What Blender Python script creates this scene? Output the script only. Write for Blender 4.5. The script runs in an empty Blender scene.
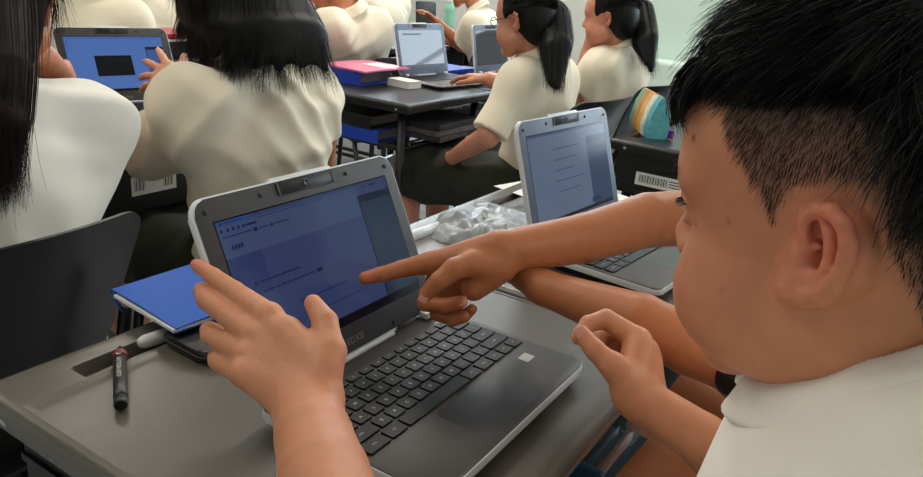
import bpy, bmesh, math, random
import numpy as np
from mathutils import Vector, Matrix
random.seed(7); RNG = np.random.default_rng(11)
SC = bpy.context.scene
COL = SC.collection

# ---------------------------------------------------------------- camera (solved from the desk edges and the laptop)
CF, CP, CR, CY = 742.885, 0.34215, 0.09128, 0.53694
CAM = np.array([0, 0, 1.13504])
_fw = np.array([math.cos(CY)*math.cos(CP), math.sin(CY)*math.cos(CP), -math.sin(CP)])
_rt = np.array([math.sin(CY), -math.cos(CY), 0.0]); _up = np.cross(_rt, _fw)
_r2 = math.cos(CR)*_rt + math.sin(CR)*_up
_u2 = -math.sin(CR)*_rt + math.cos(CR)*_up
def ray(px, py): return _fw + _r2*(px-461.5)/CF - _u2*(py-238.5)/CF
def at(px, py, d): return CAM + ray(px, py)*d
def atz(px, py, z):
    r = ray(px, py); return CAM + r*(z-CAM[2])/r[2]
def aty(px, py, y):
    r = ray(px, py); return CAM + r*(y/r[1])
def V(*a): return np.array(a, float)
cd = bpy.data.cameras.new('camera'); co = bpy.data.objects.new('camera', cd); COL.objects.link(co)
cd.sensor_width = 36; cd.lens = CF/923*36; cd.clip_start = 0.02; cd.clip_end = 60
M = Matrix.Identity(4)
for i in range(3):
    M[i][0], M[i][1], M[i][2], M[i][3] = _r2[i], _u2[i], -_fw[i], CAM[i]
co.matrix_world = M
SC.camera = co

# ---------------------------------------------------------------- materials
def lin(c):
    return tuple(((v/255)/12.92 if v/255 <= .04045 else ((v/255+.055)/1.055)**2.4) for v in c)
_mats = {}
def mat(name, rgb=(128,128,128), rough=.5, metal=0, spec=.5, nscale=0, namp=0, bump=0, bscale=200, emit=0, ergb=None,
        coat=0, sss=0, vcol=False, trans=0, alpha=1, sheen=0, stretch=None):
    if name in _mats: return _mats[name]
    m = bpy.data.materials.new(name); m.use_nodes = True
    nt = m.node_tree; b = nt.nodes['Principled BSDF']; L = nt.links
    c = lin(rgb)
    b.inputs['Base Color'].default_value = (*c, 1); b.inputs['Roughness'].default_value = rough
    b.inputs['Metallic'].default_value = metal; b.inputs['Specular IOR Level'].default_value = spec
    b.inputs['Coat Weight'].default_value = coat; b.inputs['Coat Roughness'].default_value = .08
    b.inputs['Transmission Weight'].default_value = trans; b.inputs['Alpha'].default_value = alpha
    b.inputs['Sheen Weight'].default_value = sheen
    if sss:
        b.inputs['Subsurface Weight'].default_value = sss; b.inputs['Subsurface Radius'].default_value = (.010, .004, .002)
        b.inputs['Subsurface Scale'].default_value = 1
    if emit:
        b.inputs['Emission Color'].default_value = (*lin(ergb or rgb), 1); b.inputs['Emission Strength'].default_value = emit
    tc = nt.nodes.new('ShaderNodeTexCoord')
    src = None
    if vcol:
        a = nt.nodes.new('ShaderNodeAttribute'); a.attribute_name = 'Col'; src = a.outputs['Color']
        L.new(src, b.inputs['Base Color'])
    vec = tc.outputs['Object']
    if stretch:
        mp = nt.nodes.new('ShaderNodeMapping'); mp.inputs['Scale'].default_value = stretch
        L.new(vec, mp.inputs['Vector']); vec = mp.outputs['Vector']
    if namp:
        n = nt.nodes.new('ShaderNodeTexNoise'); n.inputs['Scale'].default_value = nscale; n.inputs['Detail'].default_value = 4
        L.new(vec, n.inputs['Vector'])
        mr = nt.nodes.new('ShaderNodeMapRange'); mr.inputs['From Min'].default_value = .3; mr.inputs['From Max'].default_value = .7
        mr.inputs['To Min'].default_value = 1-namp; mr.inputs['To Max'].default_value = 1+namp
        L.new(n.outputs['Fac'], mr.inputs['Value'])
        mx = nt.nodes.new('ShaderNodeMix'); mx.data_type = 'RGBA'; mx.blend_type = 'MULTIPLY'; mx.inputs['Factor'].default_value = 1
        if src: L.new(src, mx.inputs['A'])
        else: mx.inputs['A'].default_value = (*c, 1)
        L.new(mr.outputs['Result'], mx.inputs['B']); L.new(mx.outputs['Result'], b.inputs['Base Color'])
    if bump:
        n2 = nt.nodes.new('ShaderNodeTexNoise'); n2.inputs['Scale'].default_value = bscale; n2.inputs['Detail'].default_value = 3
        L.new(vec, n2.inputs['Vector'])
        bp = nt.nodes.new('ShaderNodeBump'); bp.inputs['Strength'].default_value = bump; bp.inputs['Distance'].default_value = .002
        L.new(n2.outputs['Fac'], bp.inputs['Height']); L.new(bp.outputs['Normal'], b.inputs['Normal'])
    _mats[name] = m
    return m

# ---------------------------------------------------------------- object helpers
def tag(o, label=None, cat=None, group=None, kind=None):
    if label: o['label'] = label
    if cat: o['category'] = cat
    if group: o['group'] = group
    if kind: o['kind'] = kind
    return o
def empty(name, loc=(0,0,0), rz=0, label=None, cat=None, group=None):
    o = bpy.data.objects.new(name, None); COL.objects.link(o); o.empty_display_size = .05
    o.location = loc; o.rotation_euler = (0, 0, rz)
    return tag(o, label, cat, group)
def link(name, me, mats, parent=None, smooth=False):
    for m in (mats if isinstance(mats, (list, tuple)) else [mats]): me.materials.append(m)
    o = bpy.data.objects.new(name, me); COL.objects.link(o)
    if parent is not None: o.parent = parent
    if smooth: me.polygons.foreach_set('use_smooth', [True]*len(me.polygons))
    return o
def bobj(name, bm, mats, parent=None, smooth=False, ang=None):
    me = bpy.data.meshes.new(name); bm.normal_update(); bm.to_mesh(me); bm.free()
    o = link(name, me, mats, parent, smooth or ang is not None)
    if ang is not None: me.set_sharp_from_angle(angle=math.radians(ang))
    return o
def box(bm, lo, hi, bev=0, mi=0, seg=2, Mx=None):
    vs = [bm.verts.new((x, y, z)) for x in (lo[0], hi[0]) for y in (lo[1], hi[1]) for z in (lo[2], hi[2])]
    fs = [bm.faces.new([vs[i] for i in q]) for q in ((0,1,3,2),(4,6,7,5),(0,4,5,1),(2,3,7,6),(0,2,6,4),(1,5,7,3))]
    vv = vs
    if bev:
        r = bmesh.ops.bevel(bm, geom=list({e for f in fs for e in f.edges}), offset=bev, segments=seg, affect='EDGES', profile=.5)
        fs = [f for f in set(r['faces']) | {f for f in fs if f.is_valid} if f.is_valid]
        vv = list({v for f in fs for v in f.verts})
    for f in fs: f.material_index = mi
    if Mx is not None: bmesh.ops.transform(bm, matrix=Mx, verts=[v for v in vv if v.is_valid])
    return fs
def rrect(w, h, r, n=5, cx=0, cy=0):
    p = []
    for qx, qy, a0 in ((w/2-r, h/2-r, 0), (-w/2+r, h/2-r, 90), (-w/2+r, -h/2+r, 180), (w/2-r, -h/2+r, 270)):
        for i in range(n+1):
            a = math.radians(a0+90*i/n); p.append((cx+qx+r*math.cos(a), cy+qy+r*math.sin(a)))
    return p
def prism(bm, poly, z0, z1, bev=0, mi=0, seg=2, Mx=None, mi_side=None):
    lo = [bm.verts.new((x, y, z0)) for x, y in poly]; hi = [bm.verts.new((x, y, z1)) for x, y in poly]
    n = len(poly); fs = []
    ft = bm.faces.new(hi); fb = bm.faces.new(lo[::-1]); fs += [ft, fb]
    sd = [bm.faces.new((lo[i], lo[(i+1) % n], hi[(i+1) % n], hi[i])) for i in range(n)]
    for f in fs: f.material_index = mi
    for f in sd: f.material_index = mi if mi_side is None else mi_side
    vv = lo+hi
    if bev:
        r = bmesh.ops.bevel(bm, geom=list(ft.edges)+list(fb.edges), offset=bev, segments=seg, affect='EDGES', profile=.5)
        vv = list({v for f in r['faces'] for v in f.verts} | {v for v in vv if v.is_valid} | {v for f in sd+fs if f.is_valid for v in f.verts})
    if Mx is not None: bmesh.ops.transform(bm, matrix=Mx, verts=vv)
    return vv
def tube(bm, pts, r, n=8, mi=0, caps=True, flat=None):
    pts = [Vector(p) for p in pts]; rs = r if isinstance(r, (list, tuple)) else [r]*len(pts)
    rings = []; ref = None
    for i, p in enumerate(pts):
        t = (pts[min(i+1, len(pts)-1)]-pts[max(i-1, 0)]).normalized()
        if ref is None:
            ref = Vector((0, 0, 1)) if abs(t.z) < .9 else Vector((1, 0, 0))
        u = (ref - t*ref.dot(t)).normalized(); w = t.cross(u); ref = u
        rings.append([bm.verts.new(p+(u*math.cos(a)+w*math.sin(a)*(flat or 1))*rs[i]) for a in [2*math.pi*k/n for k in range(n)]])
    for a, b in zip(rings, rings[1:]):
        for k in range(n):
            f = bm.faces.new((a[k], a[(k+1) % n], b[(k+1) % n], b[k])); f.material_index = mi; f.smooth = True
    if caps:
        bm.faces.new(rings[0][::-1]).material_index = mi; bm.faces.new(rings[-1]).material_index = mi
def lathe(bm, prof, n=20, mi=0, Mx=None):
    rings = []
    for r, z in prof:
        rings.append([bm.verts.new((r*math.cos(2*math.pi*k/n), r*math.sin(2*math.pi*k/n), z)) for k in range(n)])
    fs = []
    for a, b in zip(rings, rings[1:]):
        for k in range(n):
            f = bm.faces.new((a[k], a[(k+1) % n], b[(k+1) % n], b[k])); f.smooth = True; f.material_index = mi
    bm.faces.new(rings[0][::-1]).material_index = mi; bm.faces.new(rings[-1]).material_index = mi
    if Mx is not None: bmesh.ops.transform(bm, matrix=Mx, verts=[v for R in rings for v in R])
_txt = {}
def text_geo(s, size):
    k = (s, size)
    if k not in _txt:
        cu = bpy.data.curves.new('t', 'FONT'); cu.body = s; cu.size = size; cu.align_x = 'CENTER'; cu.align_y = 'CENTER'
        cu.resolution_u = 2
        o = bpy.data.objects.new('t', cu); COL.objects.link(o)
        bpy.context.view_layer.update()
        me = o.evaluated_get(bpy.context.evaluated_depsgraph_get()).to_mesh()
        _txt[k] = ([v.co[:] for v in me.vertices], [tuple(p.vertices) for p in me.polygons])
        bpy.data.objects.remove(o); bpy.data.curves.remove(cu)
    return _txt[k]
def add_text(bm, s, size, Mx, mi=0):
    vs, ps = text_geo(s, size)
    bv = [bm.verts.new(Mx @ Vector(v)) for v in vs]
    for p in ps:
        try: bm.faces.new([bv[i] for i in p]).material_index = mi
        except ValueError: pass
def frame_mx(o, x, y):                     # matrix from origin, x axis and y axis
    x = Vector(x).normalized(); z = x.cross(Vector(y)).normalized(); y = z.cross(x)
    m = Matrix.Identity(4)
    for i in range(3): m[i][0], m[i][1], m[i][2], m[i][3] = x[i], y[i], z[i], o[i]
    return m

# ---------------------------------------------------------------- implicit surfaces -> one continuous mesh
class Field:
    def __init__(s, lo, hi, h):
        s.lo = np.array(lo, float); s.h = h
        s.n = np.maximum(np.ceil((np.array(hi)-s.lo)/h).astype(int)+1, 4)
        s.F = np.full(tuple(s.n), 1.0, np.float32)
        s.ax = [(s.lo[i]+h*np.arange(s.n[i])).astype(np.float32) for i in range(3)]
    def blk(s, lo, hi):
        a = np.clip(np.floor((np.array(lo)-s.lo)/s.h).astype(int), 0, s.n); b = np.clip(np.ceil((np.array(hi)-s.lo)/s.h).astype(int)+1, 0, s.n)
        if (b <= a).any(): return None
        sl = tuple(slice(i, j) for i, j in zip(a, b))
        return sl, np.ix_(s.ax[0][sl[0]], s.ax[1][sl[1]], s.ax[2][sl[2]])
    @staticmethod
    def _cone(X, a, b, ra, rb):
        ba = b-a; L = float(ba@ba)+1e-12
        p = [X[i]-np.float32(a[i]) for i in range(3)]
        t = np.clip((p[0]*ba[0]+p[1]*ba[1]+p[2]*ba[2])/L, 0, 1)
        return np.sqrt((p[0]-ba[0]*t)**2+(p[1]-ba[1]*t)**2+(p[2]-ba[2]*t)**2)-(ra+(rb-ra)*t)
    def _put(s, sl, d, k, sub=False):
        F = s.F[sl]
        if sub: d = -d
        if sub: s.F[sl] = np.maximum(F, d)+(np.maximum(k-np.abs(F-d), 0)**2/(4*k) if k else 0)
        else: s.F[sl] = np.minimum(F, d)-(np.maximum(k-np.abs(F-d), 0)**2/(4*k) if k else 0)
    def chain(s, pts, rs, k=.004, ki=.003, cut=None, sub=False):
        pts = [np.array(p, float) for p in pts]
        if not isinstance(rs, (list, tuple)): rs = [rs]*len(pts)
        m = max(rs)+k+3*s.h
        B = s.blk(np.min(pts, 0)-m, np.max(pts, 0)+m)
        if B is None: return s
        sl, X = B; D = None
        for i in range(max(1, len(pts)-1)):
            j = min(i+1, len(pts)-1)
            d = s._cone(X, pts[i], pts[j], rs[i], rs[j])
            D = d if D is None else np.minimum(D, d)-np.maximum(ki-np.abs(D-d), 0)**2/(4*ki)
        if cut:
            for c, n in cut:
                n = np.array(n, float)/np.linalg.norm(n)
                D = np.maximum(D, (X[0]-c[0])*n[0]+(X[1]-c[1])*n[1]+(X[2]-c[2])*n[2])
        s._put(sl, D, k, sub); return s
    def ell(s, c, r, R=None, k=.01, sub=False):
        c = np.array(c, float); r = np.array(r, float); m = r.max()+k+3*s.h
        B = s.blk(c-m, c+m)
        if B is None: return s
        sl, X = B; p = [X[i]-np.float32(c[i]) for i in range(3)]
        if R is not None: p = [p[0]*R[0, i]+p[1]*R[1, i]+p[2]*R[2, i] for i in range(3)]
        k0 = np.sqrt(sum((p[i]/r[i])**2 for i in range(3))); k1 = np.sqrt(sum((p[i]/r[i]**2)**2 for i in range(3)))+1e-9
        s._put(sl, (k0*(k0-1)/k1).astype(np.float32), k, sub); return s
    def cutplane(s, c, n, k=0):
        n = np.array(n, float)/np.linalg.norm(n); X = np.ix_(*s.ax)
        d = (X[0]-c[0])*n[0]+(X[1]-c[1])*n[1]+(X[2]-c[2])*n[2]
        s._put((slice(None),)*3, -d.astype(np.float32), k or 1e-6, sub=True); return s
    def P(s): return np.ix_(*s.ax)
    def mesh(s, smooth=1):
        F = s.F; S = F < 0
        n = F.shape
        c = np.zeros((n[0]-1, n[1]-1, n[2]-1), np.uint8)
        for dx in (0, 1):
            for dy in (0, 1):
                for dz in (0, 1): c += S[dx:n[0]-1+dx, dy:n[1]-1+dy, dz:n[2]-1+dz]
        act = (c > 0) & (c < 8); I = np.argwhere(act)
        idx = np.full(act.shape, -1, np.int32); idx[act] = np.arange(len(I))
        off = np.array([(a, b, d) for a in (0, 1) for b in (0, 1) for d in (0, 1)])
        val = np.stack([F[I[:, 0]+o[0], I[:, 1]+o[1], I[:, 2]+o[2]] for o in off], 1)
        pos = np.zeros((len(I), 3)); cnt = np.zeros(len(I))
        for i in range(8):
            for j in range(i+1, 8):
                if np.abs(off[i]-off[j]).sum() != 1: continue
                m = (val[:, i] < 0) != (val[:, j] < 0)
                t = val[m, i]/(val[m, i]-val[m, j])
                pos[m] += off[i]+(off[j]-off[i])*t[:, None]; cnt[m] += 1
        Vt = s.lo+(I+pos/np.maximum(cnt, 1)[:, None])*s.h
        Q = []
        for ax in range(3):
            o1, o2 = [(1, 2), (2, 0), (0, 1)][ax]
            a = [slice(None)]*3; b = [slice(None)]*3; a[ax] = slice(0, -1); b[ax] = slice(1, None)
            A, B = S[tuple(a)], S[tuple(b)]
            E = np.argwhere(A != B)
            E = E[(E[:, o1] > 0) & (E[:, o2] > 0) & (E[:, o1] < n[o1]-1) & (E[:, o2] < n[o2]-1)]
            fl = A[E[:, 0], E[:, 1], E[:, 2]]
            def g(d1, d2):
                e = E.copy(); e[:, o1] += d1; e[:, o2] += d2; return idx[e[:, 0], e[:, 1], e[:, 2]]
            q = np.stack([g(-1, -1), g(0, -1), g(0, 0), g(-1, 0)], 1)
            q[~fl] = q[~fl][:, ::-1]; Q.append(q)
        Q = np.concatenate(Q); Q = Q[(Q >= 0).all(1)]
        for _ in range(smooth):
            for lam in (.5, -.5):
                acc = np.zeros_like(Vt); w = np.zeros(len(Vt))
                for k in range(4):
                    a, b = Q[:, k], Q[:, (k+1) % 4]
                    np.add.at(acc, a, Vt[b]); np.add.at(acc, b, Vt[a]); np.add.at(w, a, 1); np.add.at(w, b, 1)
                Vt = Vt+lam*(acc/np.maximum(w, 1)[:, None]-Vt)
        return Vt, Q
def join_vq(*vq):
    Vs, Qs, n = [], [], 0
    for v, q in vq: Vs.append(v); Qs.append(q+n); n += len(v)
    return np.concatenate(Vs), np.concatenate(Qs)
def vq_obj(name, vq, m, parent=None, colors=None, origin=None):
    v, q = vq
    q_ = parent
    while q_ is not None: v = v-np.array(q_.location); q_ = q_.parent
    me = bpy.data.meshes.new(name); k = q.shape[1]
    me.vertices.add(len(v)); me.vertices.foreach_set('co', v.astype(np.float32).ravel())
    me.loops.add(len(q)*k); me.loops.foreach_set('vertex_index', q.astype(np.int32).ravel())
    me.polygons.add(len(q)); me.polygons.foreach_set('loop_start', np.arange(0, len(q)*k, k, dtype=np.int32))
    if colors is not None:
        a = me.attributes.new('Col', 'FLOAT_COLOR', 'POINT')
        a.data.foreach_set('color', np.concatenate([colors, np.ones((len(v), 1))], 1).astype(np.float32).ravel())
    me.update(calc_edges=True); me.validate()
    return link(name, me, m, parent, True)
def ribbons(lines, widths, side=None):
    """lines: (N, K, 3) polylines -> flat tapered strips as one (V, Q)"""
    L = np.asarray(lines, float); N, K, _ = L.shape
    T = np.gradient(L, axis=1); T /= np.linalg.norm(T, axis=2, keepdims=True)+1e-9
    S = RNG.normal(size=(N, 1, 3)) if side is None else np.cross(T, side)+RNG.normal(size=(N, 1, 3))*.35
    S = np.cross(T, np.cross(S, T)) if side is not None else np.cross(T, S)
    S /= np.linalg.norm(S, axis=2, keepdims=True)+1e-9
    w = np.asarray(widths)
    w = w.reshape(N, 1, 1)*np.linspace(1, .15, K).reshape(1, K, 1)
    Vt = np.stack([L-S*w/2, L+S*w/2], 2).reshape(N*K*2, 3)
    b = (np.arange(N)[:, None]*K+np.arange(K-1)[None])*2
    Q = np.stack([b, b+1, b+3, b+2], -1).reshape(-1, 4)
    return Vt, Q
def ss(x, a, b):
    t = np.clip((x-a)/(b-a), 0, 1); return t*t*(3-2*t)
# ---------------------------------------------------------------- room
M_floor = mat('floor vinyl', (176,180,184), .22, nscale=6, namp=.08, bump=.02, bscale=40)
M_wall = mat('painted wall', (205,210,205), .7, nscale=3, namp=.03, bump=.05, bscale=120)
M_mint = mat('mint paint', (200,220,210), .6, nscale=4, namp=.03, bump=.04, bscale=100)
M_ceil = mat('ceiling board', (228,226,220), .85, nscale=3, namp=.02)
M_alu = mat('window aluminium', (190,194,196), .35, metal=.6)
def struct(name, lo, hi, m, bev=0, parent=None):
    bm = bmesh.new(); box(bm, lo, hi, bev); o = bobj(name, bm, m, parent)
    if parent is None: o['kind'] = 'structure'
    return o
XR, YF, XL, YB, HC = 5.2, 6.2, -2.6, -2.8, 2.75
struct('floor', (XL-.1, YB-.1, -.1), (XR+.1, YF+.1, 0), M_floor)
struct('ceiling', (XL-.1, YB-.1, HC), (XR+.1, YF+.1, HC+.1), M_ceil)
struct('wall_front', (XL-.1, YF, 0), (XR+.1, YF+.1, HC), M_wall)
struct('wall_left', (XL-.1, YB, 0), (XL, YF, HC), M_wall)
struct('wall_back', (XL-.1, YB-.1, 0), (XR+.1, YB, HC), M_wall)
SILL, HEAD = 1.25, 2.45
wins = [(-2.2, -.7), (-.5, .62), (1.75, 3.2), (3.4, 4.9)]
bm = bmesh.new()
box(bm, (XR, YB, 0), (XR+.12, YF, SILL)); box(bm, (XR, YB, HEAD), (XR+.12, YF, HC))
e = YB
for a, b in wins: box(bm, (XR, e, SILL), (XR+.12, a, HEAD)); e = b
box(bm, (XR, e, SILL), (XR+.12, YF, HEAD))
bobj('wall_right', bm, M_wall)['kind'] = 'structure'
m = bpy.data.materials.new('window glass'); m.use_nodes = True; nt = m.node_tree; nt.nodes.clear()
o_ = nt.nodes.new('ShaderNodeOutputMaterial'); tr = nt.nodes.new('ShaderNodeBsdfTransparent'); gl = nt.nodes.new('ShaderNodeBsdfGlossy')
mx = nt.nodes.new('ShaderNodeMixShader'); mx.inputs[0].default_value = .05; gl.inputs['Roughness'].default_value = .02
tr.inputs[0].default_value = (.96, .99, 1, 1)
nt.links.new(tr.outputs[0], mx.inputs[1]); nt.links.new(gl.outputs[0], mx.inputs[2]); nt.links.new(mx.outputs[0], o_.inputs[0]); M_glass = m
for i, (a, b) in enumerate(wins):
    bm = bmesh.new()
    for y in (a, (a+b)/2-.02, b-.04): box(bm, (XR+.03, y, SILL), (XR+.08, y+.04, HEAD))
    for z in (SILL, HEAD-.04, SILL+.42): box(bm, (XR+.03, a, z), (XR+.08, b, z+.04))
    w = bobj('window_%d' % (i+1), bm, M_alu); w['kind'] = 'structure'
    bm = bmesh.new(); box(bm, (XR+.052, a+.02, SILL+.02), (XR+.056, b-.02, HEAD-.02)); bobj('pane', bm, M_glass, w)
# mint column with a boxed ledge on the window wall, pale panel beside it
struct('trim_1', (4.72, 1.02, 0), (XR, 1.62, HC), M_mint, .015)
struct('trim_2', (4.50, .72, .56), (4.719, 1.90, .74), mat('pale mint ledge', (206,222,213), .5), .02)
struct('trim_3', (5.12, 1.95, 0), (5.199, 3.3, 1.15), mat('grey white panel', (214,214,208), .6), .01)

# ---------------------------------------------------------------- school desks
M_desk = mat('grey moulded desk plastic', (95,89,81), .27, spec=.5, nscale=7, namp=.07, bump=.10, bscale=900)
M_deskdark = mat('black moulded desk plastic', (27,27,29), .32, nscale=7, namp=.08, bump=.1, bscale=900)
M_tray = mat('black tray plastic', (16,16,18), .45, bump=.05, bscale=300)
M_steel = mat('black powder coated steel', (20,20,22), .4, bump=.05, bscale=400)
M_screw = mat('bright screw steel', (190,190,188), .25, metal=.9)
M_rubber = mat('black rubber foot', (12,12,12), .8)
M_label = mat('white paper label', (226,226,220), .7)
M_ink = mat('black print ink', (25,25,25), .7)
DW, DD, DZ = .5756, .5113, .72
def desk_top_mesh(W, D):
    xs = sorted(set([0, .003, .007, .012, .0125, .0135] + list(np.linspace(.02, .07, 4)) + [.0775, .0785, .0815, .0825, .090] + list(np.linspace(.12, W-.12, 8))
         + [W-.090, W-.0825, W-.0815, W-.0785, W-.0775] + list(np.linspace(W-.07, W-.02, 4)) + [W-.0135, W-.0125, W-.012, W-.007, W-.003, W]))
    ds = sorted(set([0, .003, .007, .012, .02, .034, .0365, .0375, .040, .0405, .050, .0605, .061, .0635, .0645, .0665, .0705, .0725] + list(np.linspace(.09, D-.03, 8)) + [D-.02, D-.012, D-.007, D-.003, D]))
    R = .012
    def edge(t): return 0 if t >= R else R-math.sqrt(max(0, R*R-(R-t)**2))
    def z(x, d):
        v = -min(R, max(edge(min(x, W-x)), edge(min(d, D-d))))
        tr = min(1, max(0, (min(x-.078, W-.078-x))/.004))*min(1, max(0, min((d-.037)/.0033, (.064-d)/.0033)))
        v -= .014*tr
        if d > .0715 and .013 < x < W-.013: v -= .0012
        return v
    bm = bmesh.new(); th = .032
    g = [[bm.verts.new((x, -d, z(x, d))) for d in ds] for x in xs]
    for i in range(len(xs)-1):
        for j in range(len(ds)-1): bm.faces.new((g[i][j], g[i][j+1], g[i+1][j+1], g[i+1][j]))
    rim = [g[i][0] for i in range(len(xs))] + [g[-1][j] for j in range(1, len(ds))] + [g[i][-1] for i in range(len(xs)-2, -1, -1)] + [g[0][j] for j in range(len(ds)-2, 0, -1)]
    lowv = [bm.verts.new((W/2+(v.co.x-W/2)*.985, -D/2+(v.co.y+D/2)*.985, -th)) for v in rim]
    n = len(rim)
    for i in range(n): bm.faces.new((rim[i], rim[(i+1) % n], lowv[(i+1) % n], lowv[i]))
    bm.faces.new(lowv[::-1])
    bmesh.ops.recalc_face_normals(bm, faces=bm.faces)
    me = bpy.data.meshes.new('desk_top'); bm.to_mesh(me); bm.free()
    me.polygons.foreach_set('use_smooth', [True]*len(me.polygons)); me.set_sharp_from_angle(angle=math.radians(40))
    return me
_dtop = {}
def make_desk(x, y, label, dark=False, tray=True, group=None, sticker=False, front=False):
    r = empty('school_desk', (x, y, 0), 0, label, 'desk', group)
    if dark not in _dtop: _dtop[dark] = desk_top_mesh(DW-.004, DD)
    t = bpy.data.objects.new('desk_top', _dtop[dark]); COL.objects.link(t); t.parent = r; t.location = (.002, 0, DZ)
    if not t.data.materials: t.data.materials.append(M_deskdark if dark else M_desk)
    for sx in (.055, DW-.055):
        for sy in (-.06, -DD+.06):
            bm = bmesh.new(); tube(bm, [(sx, sy, DZ-.03), (sx, sy, .012)], .0145, 12); l = bobj('leg', bm, M_steel, r)
            bm = bmesh.new(); lathe(bm, [(.017, 0), (.018, .004), (.017, .02)], 12); f = bobj('rubber_foot', bm, M_rubber, l); f.location = (sx, sy, 0)
        for zr, rr in ((.09, .011), (DZ-.16, .009)):
            bm = bmesh.new(); tube(bm, [(sx, -.06, zr), (sx, -DD+.06, zr)], rr, 8); bobj('side_rail', bm, M_steel, r)
    bm = bmesh.new(); tube(bm, [(.055, -.06, .3), (DW-.055, -.06, .3)], .011, 8); bobj('cross_rail', bm, M_steel, r)
    if tray:
        bm = bmesh.new(); z0, z1 = DZ-.155, DZ-.034; a, b, c, d = .03, DW-.03, -DD+.025, -.03
        box(bm, (a, c, z0), (b, d, z0+.006)); box(bm, (a, c, z0+.0061), (a+.006, d, z1)); box(bm, (b-.006, c, z0+.0061), (b, d, z1)); box(bm, (a+.0061, d-.006, z0+.0061), (b-.0061, d, z1))
        box(bm, (a-.004, c, z1-.05), (a-.0001, d, z1-.042)); box(bm, (a-.004, c, z0), (a-.0001, d, z0+.012))
        bobj('tray', bm, M_tray, r)
    else:
        bm = bmesh.new(); z0 = DZ-.165
        for i in range(9): tube(bm, [(.05, -.05-i*.05, z0), (DW-.05, -.05-i*.05, z0)], .004, 6)
        for xx in (.05, DW-.05): tube(bm, [(xx, -.04, z0), (xx, -DD+.05, z0)], .006, 6)
        bobj('wire_shelf', bm, M_steel, r)
    if sticker:
        bm = bmesh.new(); zc = DZ-.105; y0, y1 = sticker; xx = .0255
        box(bm, (xx-.0006, y0, zc-.019), (xx, y1, zc+.019), mi=0)
        yy = y0+.008
        k = 0
        while yy < y1-.01:
            wd = (.0012, .0022, .0008, .003)[k % 4]; k += 1
            if not .35 < (yy-y0)/(y1-y0) < .62: box(bm, (xx-.0009, yy, zc-.010), (xx-.0006, yy+wd, zc+.012), mi=1)
            yy += wd+.0022
        for q in range(3): box(bm, (xx-.0009, y0+(y1-y0)*.38, zc-.009+q*.008), (xx-.0006, y0+(y1-y0)*.6, zc-.006+q*.008), mi=1)
        s = bobj('barcode_label', bm, [M_label, M_ink], r); s['label'] = 'white label with barcode'
    if front:
        yy = -DD+.024; zc = DZ-.095; a0, a1 = float(aty(133, 176, 1.43)[0])-x, float(aty(178, 170, 1.43)[0])-x
        bm = bmesh.new(); box(bm, (.03, yy-.004, DZ-.155), (DW-.03, yy, DZ-.036)); bobj('drawer_front', bm, M_tray, r)
        bm = bmesh.new(); box(bm, (a0, yy-.0046, zc-.022), (a1, yy-.0041, zc+.022)); xx = a0+.008; k = 0
        while xx < a1-.01:
            wd = (.0012, .0022, .0008, .003)[k % 4]; k += 1
            if not .3 < (xx-a0)/(a1-a0) < .7: box(bm, (xx, yy-.0049, zc-.012), (xx+wd, yy-.0046, zc+.014), mi=1)
            xx += wd+.0024
        s = bobj('barcode_label', bm, [M_label, M_ink], r); s['label'] = 'white label with barcode'
    for yy in (-.05, -DD+.05):
        bm = bmesh.new(); lathe(bm, [(.006, 0), (.0055, .002), (.003, .003)], 12, Mx=Matrix.Translation((.006, yy, DZ-.02)) @ Matrix.Rotation(-math.pi/2, 4, 'Y'))
        bobj('screw', bm, M_screw, r)
    return r
X1, YK = .290, .709
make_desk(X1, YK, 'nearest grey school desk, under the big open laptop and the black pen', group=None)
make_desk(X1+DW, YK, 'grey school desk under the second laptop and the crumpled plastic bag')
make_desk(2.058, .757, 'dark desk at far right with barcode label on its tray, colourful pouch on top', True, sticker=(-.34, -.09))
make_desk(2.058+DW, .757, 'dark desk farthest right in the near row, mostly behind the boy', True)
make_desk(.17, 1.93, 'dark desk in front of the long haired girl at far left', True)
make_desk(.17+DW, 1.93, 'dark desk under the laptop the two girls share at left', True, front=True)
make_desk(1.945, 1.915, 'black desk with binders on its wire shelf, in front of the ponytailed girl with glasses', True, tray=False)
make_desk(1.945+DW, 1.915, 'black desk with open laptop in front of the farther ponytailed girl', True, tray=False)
ROW3 = []
for k, xx in enumerate((1.05, 1.05+DW, 2.72, 2.72+DW, 4.05)):
    make_desk(xx, 3.02, ['dark desk in the third row at far left', 'dark desk in the third row holding the red folder', 'dark desk in the third row before the leaning student', 'dark desk in the third row behind the open laptops', 'dark desk in the third row nearest the pale wall'][k], True)

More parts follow.
